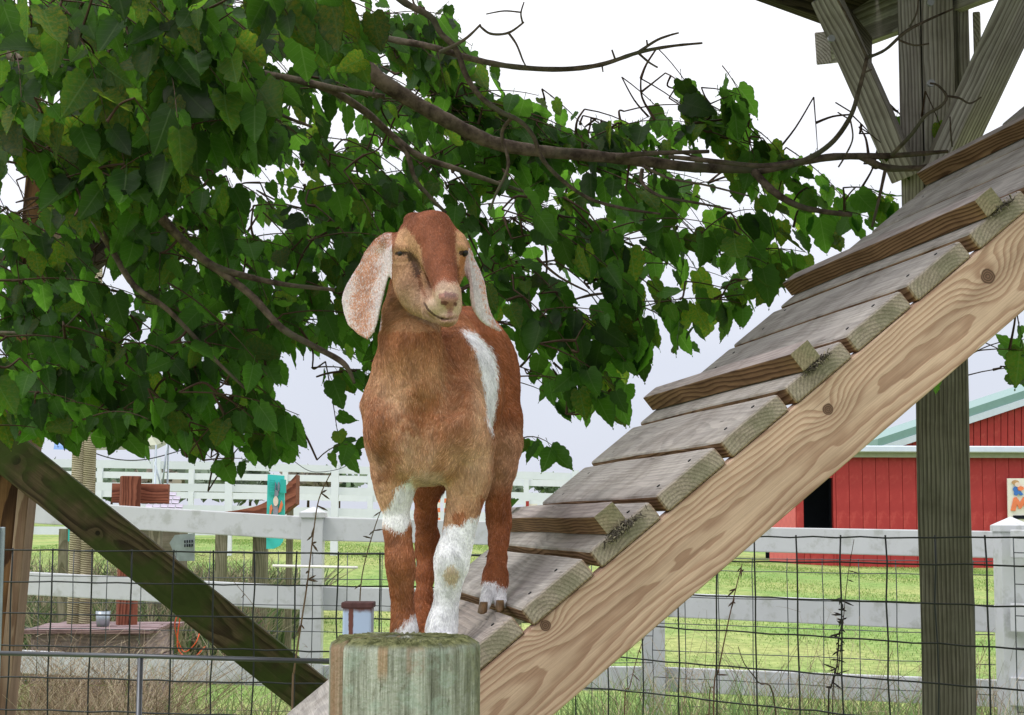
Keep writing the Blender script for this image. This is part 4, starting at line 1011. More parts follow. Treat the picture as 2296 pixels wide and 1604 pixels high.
def branch(pts, rad, name='branch', sub=6, mat=None, n=9, bumpy=.12):
    P = [W(*p) for p in pts]; s, r_ = spline(P, [r*p[2]/FPX for r, p in zip(rad, pts)], sub)
    r_ = [q*(1+random.uniform(-bumpy, bumpy)*.6) for q in r_]
    BR.append(np.array(s)); return tube(name, s, r_, mat or M_BARK, tree, n)
trunk = [(tk[0], tk[1], -.1), (tk[0]+.02, tk[1], .8), (tk[0]+.05, tk[1]-.02, 1.8), (tk[0]+.12, tk[1]-.05, 2.6), (tk[0]+.25, tk[1]-.1, 3.3)]
s, r_ = spline(trunk, [.15, .13, .12, .11, .08], 6); tube('trunk', s, r_, M_BARK, tree, 16)
T0 = (-330, 120, 5.5)
branch([(-330, -60, 5.5), (0, -230, 4.9), (350, -190, 4.3), (560, -80, 4.1), (690, 0, 4.0), (765, 80, 4.0), (835, 165, 4.0), (910, 218, 4.02), (1005, 272, 4.05), (1100, 318, 4.1), (1200, 338, 4.12), (1330, 350, 4.15), (1450, 363, 4.2), (1560, 376, 4.2), (1690, 378, 4.2), (1780, 366, 4.2), (1870, 352, 4.2), (1990, 350, 4.2), (2125, 340, 4.22)],
       [34, 32, 28, 26, 23, 20, 18.5, 17.5, 16.5, 15.5, 14, 13.5, 12.5, 11.5, 10, 9, 8.5, 7, 4], n=14)
branch([(1930, 352, 4.2), (1985, 376, 4.2), (2050, 378, 4.22), (2090, 372, 4.24)], [8, 8, 7, 5])
branch([(1590, 340, 4.16), (1440, 345, 4.14), (1380, 352, 4.14)], [4, 6, 7]); branch([(1500, 352, 4.14), (1600, 362, 4.1), (1700, 372, 4.1), (1780, 368, 4.12)], [5, 6, 5, 4])
branch([(760, 40, 4.0), (860, 84, 3.95), (960, 104, 3.9), (1060, 133, 3.9), (1150, 150, 3.9), (1255, 156, 3.9), (1345, 146, 3.9), (1432, 118, 3.9), (1505, 104, 3.9), (1575, 97, 3.9)], [9, 8, 7.5, 7, 6.5, 6, 5.5, 4.5, 3.5, 2.5])
branch([(1428, 120, 3.9), (1470, 92, 3.9), (1500, 80, 3.9), (1522, 74, 3.9)], [4, 3, 2.5, 2]); branch([(1432, 120, 3.9), (1455, 140, 3.9), (1475, 152, 3.9)], [3, 2.5, 2])
branch([(1380, 135, 3.9), (1372, 112, 3.9)], [2.5, 2], sub=2); branch([(1452, 105, 3.9), (1450, 90, 3.9)], [2.5, 2], sub=2); branch([(1350, 148, 3.9), (1352, 162, 3.9)], [2, 1.5], sub=2)
branch([(860, -30, 3.85), (910, 8, 3.85), (965, 38, 3.85), (988, 75, 3.85), (1022, 110, 3.85), (1045, 170, 3.85), (1075, 215, 3.85), (1120, 250, 3.85), (1165, 272, 3.85), (1195, 305, 3.86), (1215, 355, 3.88), (1255, 400, 3.9), (1320, 445, 3.95), (1400, 468, 4.0), (1480, 480, 4.05)], [8, 8, 7.5, 7, 7, 6.5, 6, 6, 5.5, 5, 5, 4.5, 4, 3.5, 2.5])
branch([(985, 118, 3.85), (1040, 90, 3.84), (1078, 55, 3.83)], [4.5, 3.5, 2.5]); branch([(1075, 58, 3.83), (1100, 76, 3.83), (1140, 74, 3.83), (1175, 50, 3.83)], [2.5, 3, 3, 2]); branch([(1140, 74, 3.83), (1158, 100, 3.83), (1172, 135, 3.83), (1180, 150, 3.83)], [3, 2.5, 2, 1.5]); branch([(1172, 52, 3.83), (1168, 30, 3.83), (1175, 5, 3.83)], [2.5, 2, 1.5]); branch([(1168, 28, 3.83), (1130, 25, 3.83), (1090, 32, 3.83)], [2, 1.8, 1.5])
branch([(1150, 262, 3.85), (1125, 300, 3.9), (1140, 370, 3.9), (1110, 440, 3.9), (1100, 470, 3.9)], [5, 4, 4, 3, 2])
branch([(1700, 386, 4.18), (1790, 366, 4.15), (1860, 325, 4.1), (1905, 265, 4.05), (1925, 205, 4.05), (1938, 155, 4.05), (1944, 128, 4.05)], [7, 6.5, 6, 5.5, 5, 4.5, 4.5])
branch([(1944, 130, 4.05), (1918, 75, 4.05), (1895, 30, 4.05), (1870, -15, 4.05)], [3.8, 3.2, 2.6, 2]); branch([(1944, 130, 4.05), (1985, 112, 4.05), (2030, 72, 4.04), (2075, 48, 4.04), (2138, 20, 4.04)], [4, 3.5, 4, 3, 2])
branch([(2015, 90, 4.04), (2050, 102, 4.03), (2083, 98, 4.03)], [2.5, 2.2, 2]); branch([(2040, 60, 4.03), (2055, 30, 4.03), (2060, -6, 4.03)], [2.4, 2, 1.6]); branch([(1934, 165, 4.05), (1955, 156, 4.04)], [2.4, 1.8], sub=2)
branch([(1905, 262, 4.05), (1912, 310, 4.05), (1895, 350, 4.1), (1880, 375, 4.12)], [2.2, 2, 2, 2]); branch([(1909, 252, 4.05), (1873, 230, 4.05)], [1.8, 1.5], sub=2); branch([(1904, 268, 4.05), (1878, 252, 4.05)], [1.8, 1.5], sub=2)
branch([(2000, 348, 4.18), (2045, 300, 4.12), (2075, 260, 4.1), (2110, 238, 4.08), (2122, 216, 4.08), (2103, 192, 4.08), (2085, 187, 4.08)], [5, 4.5, 4, 3.5, 3.5, 2.5, 2]); branch([(2122, 216, 4.08), (2150, 220, 4.08), (2175, 232, 4.08), (2200, 218, 4.08)], [3, 2.5, 2.2, 1.5])
branch([(2135, 330, 4.15), (2132, 300, 4.15), (2130, 262, 4.15)], [2.2, 2, 1.6])
branch([(1690, 385, 4.18), (1735, 430, 4.15), (1790, 462, 4.15), (1850, 475, 4.15), (1910, 482, 4.15)], [10, 8.5, 7, 6, 5]); branch([(1985, 380, 4.2), (1970, 450, 4.2), (1955, 510, 4.2)], [4, 3.5, 3])
branch([(1440, 380, 4.15), (1440, 410, 4.13), (1480, 440, 4.1), (1560, 455, 4.1), (1640, 470, 4.1)], [5, 4, 3.5, 3, 2]); branch([(1440, 372, 4.12), (1500, 400, 4.1), (1580, 415, 4.08), (1680, 440, 4.05)], [3.5, 3, 2.5, 2])
# left side limbs
branch([T0, (-120, 90, 5.0), (80, 145, 4.4), (150, 180, 4.35), (240, 203, 4.3), (330, 212, 4.3), (385, 240, 4.25)], [24, 16, 8.5, 8, 7.5, 6.5, 5])
branch([T0, (-20, 235, 4.6), (70, 275, 4.4), (125, 300, 4.4), (160, 380, 4.4), (175, 460, 4.4)], [18, 9, 8.5, 8, 6, 5])
branch([(350, -190, 4.3), (400, 60, 4.2), (480, 125, 4.15), (560, 158, 4.1), (660, 178, 4.1), (760, 200, 4.08), (862, 216, 4.05)], [16, 12, 9, 8.5, 8, 7, 5])
branch([(500, 135, 4.1), (550, 180, 4.05), (580, 230, 4.0), (640, 262, 4.0), (700, 285, 4.0)], [6, 6, 5, 4, 3])
branch([(660, 178, 4.1), (745, 205, 4.1), (820, 252, 4.15), (880, 305, 4.2), (940, 350, 4.2), (1020, 378, 4.2), (1100, 406, 4.2), (1180, 432, 4.2)], [8, 8.5, 8.5, 8, 7, 6, 5, 3])
branch([(880, 305, 4.2), (912, 345, 4.2), (930, 400, 4.2), (962, 440, 4.2), (1000, 478, 4.2)], [6, 6, 5, 4.5, 4])
branch([T0, (0, 230, 4.8), (200, 350, 4.2), (320, 445, 3.9), (390, 520, 3.9), (470, 592, 3.9), (560, 622, 3.9), (650, 640, 3.92), (750, 650, 3.95)], [22, 16, 12, 11, 11, 9, 7, 5.5, 4])
branch([(470, 592, 3.9), (560, 660, 3.9), (630, 735, 3.88), (700, 775, 3.88), (770, 815, 3.88), (795, 860, 3.9)], [9, 8.5, 8, 7, 6.5, 3])
branch([T0, (50, 330, 5.0), (190, 470, 3.95), (250, 560, 3.9), (300, 640, 3.88), (370, 690, 3.88), (430, 750, 3.9), (490, 815, 3.9), (560, 880, 3.9)], [16, 11, 8, 7.5, 7, 6, 5, 4, 3])
branch([(-60, 744, 4.6), (60, 748, 4.5), (120, 752, 4.45), (180, 700, 4.4)], [4, 4, 3, 2])
# the masks where leaves hang: polygon, depth range, weight, leaf length
MS = [
 ([(-60, -60), (870, -60), (905, 60), (1010, 150), (1120, 235), (1210, 330), (1300, 420), (1280, 520), (1190, 620), (1170, 760), (1150, 830), (800, 830), (760, 760), (690, 790), (640, 810), (620, 900), (560, 920), (-60, 920)], (4.12, 5.7), 72, .080),
 ([(-60, 380), (620, 420), (800, 480), (850, 560), (840, 700), (700, 770), (640, 820), (600, 930), (420, 980), (-60, 950)], (3.9, 5.2), 14, .078),
 ([(-60, -60), (560, -60), (640, 0), (660, 330), (300, 520), (-60, 420)], (3.5, 4.0), 12, .105),
 ([(560, -60), (860, -60), (880, 40), (860, 130), (760, 170), (640, 120), (540, 60)], (3.3, 3.7), 1.3, .105),
 ([(-60, 760), (560, 860), (640, 1000), (560, 1010), (400, 985), (330, 1010), (250, 985), (150, 990), (-60, 985)], (4.0, 4.8), 7, .085),
 ([(380, 940), (640, 900), (650, 1040), (600, 1060), (470, 1060), (420, 1020)], (3.9, 4.5), 2.2, .085),
 ([(560, 850), (700, 860), (720, 960), (650, 1020), (560, 1000)], (3.9, 4.5), 1.2, .088),
 ([(720, 830), (830, 800), (840, 1000), (790, 1040), (720, 1030), (740, 930)], (3.9, 4.4), 1.5, .088),
 ([(870, -10), (1000, 10), (1050, 120), (1240, 250), (1300, 380), (1180, 400), (960, 240), (880, 120)], (4.3, 5.0), 9.5, .085),
 ([(1200, 180), (1330, 190), (1370, 260), (1530, 200), (1570, 300), (1600, 380), (1230, 380)], (4.2, 4.8), 4.6, .082),
 ([(1150, 380), (1500, 365), (1900, 380), (2070, 400), (2040, 470), (1950, 520), (1760, 640), (1700, 700), (1640, 640), (1560, 560), (1460, 600), (1420, 640), (1480, 760), (1450, 830), (1390, 830), (1330, 720), (1260, 600)], (4.15, 5.2), 13, .088),
 ([(1150, 560), (1330, 600), (1370, 720), (1440, 860), (1400, 940), (1260, 930), (1190, 850), (1150, 700)], (4.0, 5.0), 6.5, .088),
 ([(1165, 900), (1400, 920), (1330, 1020), (1260, 1050), (1170, 1050)], (4.2, 4.8), 0.55, .082),
 ([(1460, 560), (1720, 560), (1740, 640), (1640, 760), (1520, 800), (1470, 700)], (4.2, 5.0), 2.6, .088),
 ([(1510, 160), (1690, 170), (1680, 330), (1560, 330), (1530, 230)], (4.0, 4.4), 2.2, .105),
 ([(1640, 280), (1830, 330), (1900, 400), (1640, 400)], (4.25, 4.7), 3.2, .08),
 ([(1985, 285), (2160, 300), (2180, 345), (2060, 400), (1985, 380)], (4.0, 4.22), 3.4, .062),
 ([(2240, 690), (2340, 660), (2340, 880), (2290, 860), (2250, 780)], (4.3, 4.8), 1.4, .10),
 ([(2085, 825), (2150, 820), (2150, 880), (2095, 870)], (4.05, 4.2), .35, .075),
]
HOLES = [(28, 440, 22, 55), (75, 445, 18, 45), (690, 905, 50, 40), (50, 480, 14, 30), (1320, 690, 34, 30), (505, 700, 12, 9), (430, 590, 13, 9), (700, 730, 16, 10), (300, 770, 12, 12), (1190, 520, 22, 16), (1560, 520, 30, 26), (1420, 540, 20, 18), (640, 160, 12, 9), (880, 380, 14, 12), (1140, 470, 16, 26), (610, 520, 14, 12), (1230, 470, 14, 12), (270, 640, 14, 14), (225, 600, 10, 18), (1110, 760, 12, 14)]
allB = np.concatenate(BR); grown = [allB]; gn = [0]
def nearest(st):
    best = None
    if gn[0] and len(grown) > 40: grown[:] = [np.concatenate(grown)]
    for B in grown:
        d = np.linalg.norm(B-st, axis=1); j = int(d.argmin())
        if best is None or d[j] < best[0]: best = (d[j], B[j])
    return best
leaves = []    # base, axis, normal, size, variant, tint, depth
twV = []; twF = []
def addtube(pts, rad, n=4):
    v, f = tube_geo(pts, rad, n, False); o = len(twV); twV.extend(v); twF.extend([tuple(q+o for q in g) for g in f])
def norm(v): return v/(np.linalg.norm(v)+1e-9)
for poly, (z0, z1), wt, ls in MS:
    P = np.array(poly, float); lo = P.min(0); hi = P.max(0)
    nt_ = int(wt*5.6)
    made = 0; tries = 0
    while made < nt_ and tries < nt_*12:
        tries += 1
        x = random.uniform(lo[0], hi[0]); y = random.uniform(lo[1], hi[1])
        if not inpoly(np.array([x]), np.array([y]), poly)[0]: continue
        z = random.uniform(z0, z1)
        if x > 620 and 20 < y < 430 and z > 3.8: z = max(z, 4.34+random.random()*.3)
        p = W(x, y, z); made += 1
        sgn = 1 if x < 1200 or random.random() < .6 else 1
        d = norm(np.array([random.uniform(.1, .9)*sgn, random.uniform(-.6, .5), random.uniform(-.55, .35)]))
        L = random.uniform(.22, .42); m = max(4, int(L/.036)); pts = []
        for i in range(m+1):
            t = i/m; pts.append(p+d*L*(t-.5)+np.array([0, 0, -.10*t*t*L/.3]))
        keep = []
        for i, q in enumerate(pts):
            if i == 0: continue
            side = 1 if i % 2 else -1; sd = norm(np.cross(d, [0, 0, 1]))*side
            ax = norm(sd*random.uniform(.2, .9)+d*random.uniform(0, .7)+np.array([0, 0, -random.uniform(.5, 2.0)]))
            if random.random() < .35: ax = norm(ax+np.array([random.gauss(0, .5), random.gauss(0, .5), random.gauss(0, .4)]))
            s_ = ls*random.choice([1, 1, 1.15, .85, .65, .5])*random.uniform(.85, 1.15)
            base = q+ax*.30*s_*.8
            c = base+ax*s_*.5; cx, cy, cz = PJ(c)
            if not inpoly(np.array([cx]), np.array([cy]), poly)[0]: continue
            if any(((cx-h[0])/(h[2]+14))**2+((cy-h[1])/(h[3]+14))**2 < 1 for h in HOLES): continue
            nrm = np.array([random.gauss(0, .55), -1+random.gauss(0, .55), random.gauss(.35, .45)]); nrm = norm(nrm-ax*(nrm@ax))
            yl = 0
            if x < 420 and y < 520 and z < 4.4: yl = random.choice([0, 0, .3, .9])
            elif 560 < x < 760 and y < 420: yl = random.choice([0, 0, 0, .7])
            elif x > 1500 and y < 700: yl = random.choice([0, 0, .2, .8])
            elif random.random() < .13: yl = random.uniform(.3, 1)
            leaves.append((base, ax, nrm, s_, random.randrange(NV), tintof(random, yl), cz)); keep.append(i)
        if keep:
            i1 = max(keep); st = pts[0]
            addtube(pts[:i1+1], list(np.linspace(.0022, .0009, i1+1)))
            dj, e_ = nearest(st); grown.append(np.array(pts[:i1+1])); gn[0] += 1
            if dj < .20:
                mid = (st+e_)/2+np.array([random.gauss(0, .008), random.gauss(0, .008), random.gauss(0, .012)])
                sp2, rr2 = spline([e_, mid, st], [.0042, .003, .0024], 4); addtube(sp2, rr2)
link('twigs', mesh_from('twigs', twV, twF, M_TWIG, True), tree)['kind'] = 'stuff'
# the 280 leaves that show largest and nearest are parts of their own, the rest one mass
order = sorted(range(len(leaves)), key=lambda i: leaves[i][6]/leaves[i][3])
near = [i for i in order if -40 < PJ(leaves[i][0])[0] < 2340 and PJ(leaves[i][0])[1] > -60][:285]; ns = set(near)
def lmat(L):
    Z = -L[1]; Y = L[2]; X = np.cross(Y, Z); return X, Y, Z
for i in near:
    L = leaves[i]; X, Y, Z = lmat(L); m = Matrix.Identity(4)
    for q in range(3): m[q][0] = X[q]*L[3]; m[q][1] = Y[q]*L[3]; m[q][2] = Z[q]*L[3]; m[q][3] = L[0][q]
    yl = L[5][1]; cands = [k_ for k_ in range(NV*2) if (k_ % 7 == 3) == (yl > .6)]
    link('leaf', LM[random.choice(cands)], tree, None, m)
VV = []; FF = []; UU = []; TTn = []; o = 0
for i in range(len(leaves)):
    if i in ns: continue
    L = leaves[i]; X, Y, Z = lmat(L); v, f, uv = LV[L[4]]
    VV.append((L[0]+L[3]*(v @ np.stack([X, Y, Z]))).astype(np.float32)); FF.append(LT[L[4]]+o); UU.append(uv); TTn.append(np.tile(L[5], (len(v), 1))); o += len(v)
link('leaf_mass', mesh_from('leaf_mass', np.concatenate(VV), np.concatenate(FF), M_LEAF, True, uv=np.concatenate(UU), tint=np.concatenate(TTn)), tree)['kind'] = 'stuff'
print('leaves', len(leaves))
# one leaf lying on the lowest cleat
lf = rp(2*PS+.07, RL-.12, .05); X, Y, Z = norm(RV), norm(RW+RU*.3), None; Y = norm(Y-X*(X@Y)); Z = np.cross(X, Y); m = Matrix.Identity(4)
for q in range(3): m[q][0] = Z[q]*.075; m[q][1] = Y[q]*.075; m[q][2] = X[q]*.075; m[q][3] = lf[q]
tag(link('fallen_leaf', LM[1], None, None, m), 'fallen green leaf lying on the far end of the lowest cleat', 'leaf')
#GOAT
# ------------------------------------------------------------------ goat kid
def goat():
    S = 1/FPX
    H = .0021
    def cf(x, y, z):       # picture direction + depth -> camera-aligned metres (right, up, forward)
        return np.array([(x-1148)*z*S, -(y-802)*z*S, z])
    lo = cf(735, 1540, 2.5); lo[2] = 2.50; lo[1] = -(1545-802)*2.85*S; lo[0] = (740-1148)*2.9*S
    hi = np.array([(1185-1148)*3.3*S+.02, -(450-802)*2.8*S+.02, 3.36])
    dims = np.ceil((hi-lo)/H).astype(int)+1
    D = np.full(dims, .05, np.float32)
    ax = [lo[i]+H*np.arange(dims[i]) for i in range(3)]
    def region(c0, c1, pad):
        a = np.maximum(0, np.floor((np.minimum(c0, c1)-pad-lo)/H).astype(int)); b = np.minimum(dims, np.ceil((np.maximum(c0, c1)+pad-lo)/H).astype(int)+1)
        return a, b
    def blend(a, b, d, k, sub=False):
        sl = tuple(slice(a[i], b[i]) for i in range(3)); c = D[sl]
        if not sub:
            h = np.maximum(k-np.abs(c-d), 0)/k; D[sl] = np.minimum(c, d)-h*h*k*.25
        else:
            d = -d; h = np.maximum(k-np.abs(c-d), 0)/k; D[sl] = np.maximum(c, d)+h*h*k*.25
    def cap(p, q, r0, r1, k=.02, sub=False, sq=(1, 1, 1)):
        """p, q: (x, y, z) sight coordinates, r in picture units at that depth"""
        A = cf(*p); B = cf(*q); r0 = r0*p[2]*S; r1 = r1*q[2]*S
        a, b = region(A, B, max(r0, r1)+.035)
        if (b <= a).any(): return
        X = ax[0][a[0]:b[0], None, None]-A[0]; Y = ax[1][None, a[1]:b[1], None]-A[1]; Z = ax[2][None, None, a[2]:b[2]]-A[2]
        v = B-A; L2 = v@v+1e-12
        t = np.clip((X*v[0]+Y*v[1]+Z*v[2])/L2, 0, 1)
        d = np.sqrt(((X-t*v[0])/sq[0])**2+((Y-t*v[1])/sq[1])**2+((Z-t*v[2])/sq[2])**2)*min(sq)
        blend(a, b, (d-(r0+(r1-r0)*t)*min(sq)).astype(np.float32), k, sub)
    def elp(c, r, dz, k=.02, rot=0, yaw=0, sub=False):
        """ellipsoid: r=(rx, ry) picture units, dz metres of depth; rot turns it in the picture plane, yaw about the vertical"""
        if c[1] > 800 and not sub and r[0] > 26: r = (r[0]-4.5, r[1]-4)
        C = cf(*c); R3 = np.array([r[0]*c[2]*S, r[1]*c[2]*S, dz]); m = max(R3)
        a, b = region(C, C, m+.035)
        if (b <= a).any(): return
        X = ax[0][a[0]:b[0], None, None]-C[0]; Y = ax[1][None, a[1]:b[1], None]-C[1]; Z = ax[2][None, None, a[2]:b[2]]-C[2]
        cy, sy = math.cos(yaw), math.sin(yaw); X, Z = X*cy+Z*sy, -X*sy+Z*cy
        c_, s_ = math.cos(rot), math.sin(rot); X, Y = X*c_-Y*s_, X*s_+Y*c_
        k0 = np.sqrt((X/R3[0])**2+(Y/R3[1])**2+(Z/R3[2])**2); k1 = np.sqrt((X/R3[0]**2)**2+(Y/R3[1]**2)**2+(Z/R3[2]**2)**2)+1e-9
        blend(a, b, (k0*(k0-1)/k1).astype(np.float32), k, sub)
    # ---- trunk of the body
    elp((950, 968, 2.865), (122, 110), .092, .03); elp((912, 975, 2.815), (44, 84), .045, .018); elp((985, 985, 2.815), (48, 84), .045, .018)                 # chest front
    elp((862, 958, 2.85), (50, 84), .070, .02)                   # right shoulder
    elp((1036, 960, 2.86), (64, 108), .085, .02)                 # left shoulder
    elp((955, 1035, 2.87), (100, 52), .09, .03)                  # brisket
    elp((1004, 862, 2.965), (100, 125), .10, .03)                  # withers
    elp((1020, 880, 3.02), (112, 140), .13, .04)                 # barrel
    elp((1052, 868, 3.13), (112, 165), .10, .04)                 # loin
    elp((1068, 850, 3.20), (98, 140), .09, .04)                  # rump
    elp((1000, 990, 3.05), (100, 70), .12, .03)                  # belly
    cap((1005, 735, 3.02), (1048, 735, 3.16), 40, 34, .05)       # spine
    # ---- neck
    cap((940, 890, 2.86), (925, 770, 2.825), 90, 64, .04)
    cap((925, 790, 2.825), (928, 650, 2.865), 62, 55, .03)
    cap((905, 860, 2.84), (892, 700, 2.85), 52, 30, .025); cap((945, 880, 2.80), (945, 765, 2.80), 40, 26, .025)
    cap((947, 900, 2.762), (945, 1050, 2.765), 9, 11, .028, True); cap((1012, 750, 2.83), (1016, 915, 2.79), 15, 10, .03, True)
    cap((880, 1035, 2.775), (895, 1075, 2.785), 8, 9, .02, True); cap((1000, 1030, 2.765), (985, 1075, 2.78), 8, 9, .02, True)
    cap((868, 825, 2.855), (843, 905, 2.855), 24, 27, .03)
    # ---- front legs
    L = [  # x centre, y, z, r
        [(882, 1010, 2.85, 52), (884, 1065, 2.85, 46), (885, 1107, 2.845, 38), (891, 1187, 2.84, 29.5), (895, 1235, 2.835, 29), (898, 1266, 2.835, 29.5), (899, 1295, 2.84, 26), (901, 1330, 2.845, 23), (903, 1370, 2.85, 23.5), (906, 1410, 2.845, 28), (905, 1445, 2.84, 26), (904, 1475, 2.83, 24)],
        [(1052, 1000, 2.85, 60), (1052, 1060, 2.845, 48), (1047, 1100, 2.84, 40), (1040, 1140, 2.835, 35), (1032, 1180, 2.83, 32.5), (1023, 1218, 2.825, 33.5), (1014, 1250, 2.82, 35), (1011, 1275, 2.82, 33), (1006, 1306, 2.825, 25.5), (1003, 1335, 2.83, 24), (997, 1373, 2.83, 26), (992, 1400, 2.825, 29.5), (989, 1425, 2.82, 29), (989, 1455, 2.81, 26)],
        # far hind leg, seen between the front ones
        [(985, 1000, 3.16, 62), (968, 1050, 3.16, 48), (956, 1095, 3.17, 33), (955, 1160, 3.19, 24.5), (959, 1205, 3.21, 25.5), (957, 1235, 3.22, 24), (953, 1290, 3.20, 20.5), (951, 1340, 3.18, 20), (947, 1385, 3.16, 23), (945, 1410, 3.15, 24), (944, 1432, 3.14, 22)],
        # near hind leg at the right
        [(1112, 880, 3.10, 52), (1122, 950, 3.08, 47), (1132, 1000, 3.06, 36), (1126, 1050, 3.05, 29), (1118, 1100, 3.05, 26), (1117, 1141, 3.06, 26.5), (1119, 1173, 3.07, 26), (1118, 1213, 3.05, 21.5), (1115, 1253, 3.02, 20.5), (1111, 1285, 2.99, 24), (1110, 1308, 2.975, 26.5), (1106, 1330, 2.965, 25)],
    ]
    for leg in L:
        for p, q in zip(leg[:-1], leg[1:]):
            g_ = lambda a: a[3]-(4.6 if a[1] > 1080 else 2.5)
            cap(p[:3], q[:3], g_(p), g_(q), .022)
    for (x, y, z) in ((1014, 1262, 2.80), (898, 1262, 2.815)): elp((x, y, z), (24, 30), .012, .012)
    # two toes (pastern tufts) of each foot
    for (x, y, z, dx) in ((905, 1468, 2.80, 12), (989, 1452, 2.785, 13), (944, 1432, 3.12, 11)):
        cap((x-dx, y-20, z), (x-dx-2, y+6, z-.012), 14, 13, .006); cap((x+dx, y-20, z), (x+dx+2, y+6, z-.012), 14, 13, .006)
    cap((1097, 1322, 2.955), (1088, 1355, 2.935), 15, 12, .006); cap((1119, 1322, 2.955), (1122, 1352, 2.935), 15, 13, .006)
    cap((1109, 1308, 2.928), (1106, 1352, 2.912), 1.5, 3, .006, True)
    # ---- head
    elp((960, 556, 2.775), (74, 60), .062, .02, rot=.0)          # braincase
    elp((958, 516, 2.785), (60, 30), .045, .012)                 # poll
    elp((929, 493, 2.775), (23, 16), .022, .006); elp((988, 495, 2.775), (18, 15), .020, .006)   # horn buds
    elp((900, 562, 2.765), (30, 36), .030, .014); elp((1024, 556, 2.765), (25, 36), .030, .014)   # eye orbits
    cap((968, 520, 2.745), (1002, 655, 2.655), 47, 27, .02)      # forehead to bridge of the nose
    elp((924, 612, 2.765), (46, 54), .045, .018); elp((1005, 605, 2.765), (34, 50), .045, .02)     # cheeks
    elp((932, 650, 2.745), (44, 42), .042, .016)                 # jaw angle
    cap((942, 672, 2.735), (1000, 706, 2.655), 38, 26, .014)      # lower jaw
    elp((1002, 664, 2.648), (32, 34), .028, .010)                # muzzle
    elp((981, 688, 2.655), (31, 24), .024, .007); elp((1018, 686, 2.658), (18, 24), .020, .007)   # lips
    elp((1003, 715, 2.652), (23, 17), .020, .006)                # chin
    elp((1006, 668, 2.626), (19, 14), .010, .006)                # nose pad
    cap((957, 470, 2.775), (967, 470, 2.775), 9, 9, .010, True)
    # brow ridges over half shut eyes
    cap((886, 556, 2.742), (914, 560, 2.728), 7, 7, .008); cap((1030, 552, 2.728), (1044, 558, 2.745), 6, 6, .008)
    cap((893, 582, 2.741), (912, 582, 2.730), 6, 5, .008)
    # carve: eye slits, nostrils, mouth line, tear groove
    cap((889, 571, 2.732), (909, 567, 2.722), 2.6, 3.4, .004, True); cap((1034, 568, 2.722), (1044, 564, 2.738), 2.6, 2.2, .004, True)
    cap((990, 672, 2.620), (1000, 684, 2.618), 2.6, 2.6, .003, True); cap((1022, 676, 2.622), (1017, 685, 2.620), 2.4, 2.2, .003, True)
    for p, q in (((952, 682, 2.702), (960, 695, 2.682)), ((960, 695, 2.682), (974, 707, 2.656)), ((974, 707, 2.656), (994, 716, 2.636)), ((994, 716, 2.636), (1012, 716, 2.636)), ((1012, 716, 2.636), (1025, 711, 2.645))):
        cap(p, q, 2.4, 2.4, .004, True)
    cap((1008, 686, 2.618), (1008, 706, 2.628), 1.6, 1.6, .003, True)
    cap((924, 586, 2.718), (940, 618, 2.705), 5, 6, .012, True)
    # ---- ears: long hanging blades with a thickness
    def ear(outline, depth, mid, th, k=.006):
        out = np.array(outline, float)
        x0, y0 = out.min(0)-6; x1, y1 = out.max(0)+6
        zc = 2.76; a, b = region(cf(x0, y1, zc-.06), cf(x1, y0, zc+.09), .012)
        X = ax[0][a[0]:b[0]]; Y = ax[1][a[1]:b[1]]; Z = ax[2][a[2]:b[2]]
        # signed distance to the outline in the plane (evaluated at the mean depth)
        gx, gy = np.meshgrid(X/(zc*S)+1148, -Y/(zc*S)+802, indexing='ij')
        n_ = len(out); dmin = np.full(gx.shape, 1e9); ins = inpoly(gx.ravel(), gy.ravel(), out).reshape(gx.shape)
        for i in range(n_):
            p = out[i]; q = out[(i+1) % n_]; v = q-p; t = np.clip(((gx-p[0])*v[0]+(gy-p[1])*v[1])/(v@v), 0, 1)
            dmin = np.minimum(dmin, np.hypot(gx-p[0]-t*v[0], gy-p[1]-t*v[1]))
        d2 = np.where(ins, -dmin, dmin)*zc*S
        dep = depth(gx, gy); 
        dz = np.abs(Z[None, None, :]-dep[:, :, None])-th
        d2 = d2[:, :, None]+th
        d = np.minimum(np.maximum(d2, dz), 0)+np.sqrt(np.maximum(d2, 0)**2+np.maximum(dz, 0)**2)-.0012
        blend(a, b, (d*.8).astype(np.float32), k)
    EL = [(880, 528), (862, 527), (845, 532), (830, 541), (812, 560), (800, 585), (785, 607), (770, 632), (761, 652), (757, 675), (762, 700), (772, 727), (797, 751), (812, 758), (822, 762), (831, 755), (840, 742), (847, 722), (853, 695), (861, 662), (868, 636), (873, 612), (878, 580), (886, 556)]
    ER = [(1040, 540), (1050, 556), (1060, 570), (1071, 589), (1083, 617), (1089, 637), (1092, 658), (1096, 680), (1101, 697), (1112, 719), (1122, 731), (1129, 738), (1120, 742), (1104, 737), (1088, 730), (1074, 718), (1062, 702), (1054, 686), (1051, 666), (1051, 645), (1048, 630), (1040, 612), (1036, 590)]
    ear(EL, lambda x, y: 2.785+.00035*(845-x)*.9+.012*np.cos((x-765-(760-y)*.12)/38)-.00005*(y-540), None, .0028, .012)
    ear(ER, lambda x, y: 2.775+.0009*(x-1050)+.010*np.cos((x-1045)/16)-.00002*(y-540), None, .0028, .010)
    cap((872, 540, 2.78), (855, 548, 2.785), 16, 11, .015); cap((1040, 556, 2.78), (1048, 570, 2.785), 12, 9, .01)
    # ---- surface nets
    s = D < 0
    nx, ny, nz = D.shape
    cnt = np.zeros((nx-1, ny-1, nz-1), np.uint8)
    for i in (0, 1):
        for j in (0, 1):
            for k_ in (0, 1): cnt += s[i:nx-1+i, j:ny-1+j, k_:nz-1+k_]
    act = (cnt > 0) & (cnt < 8); I, J, K = np.nonzero(act); n = len(I)
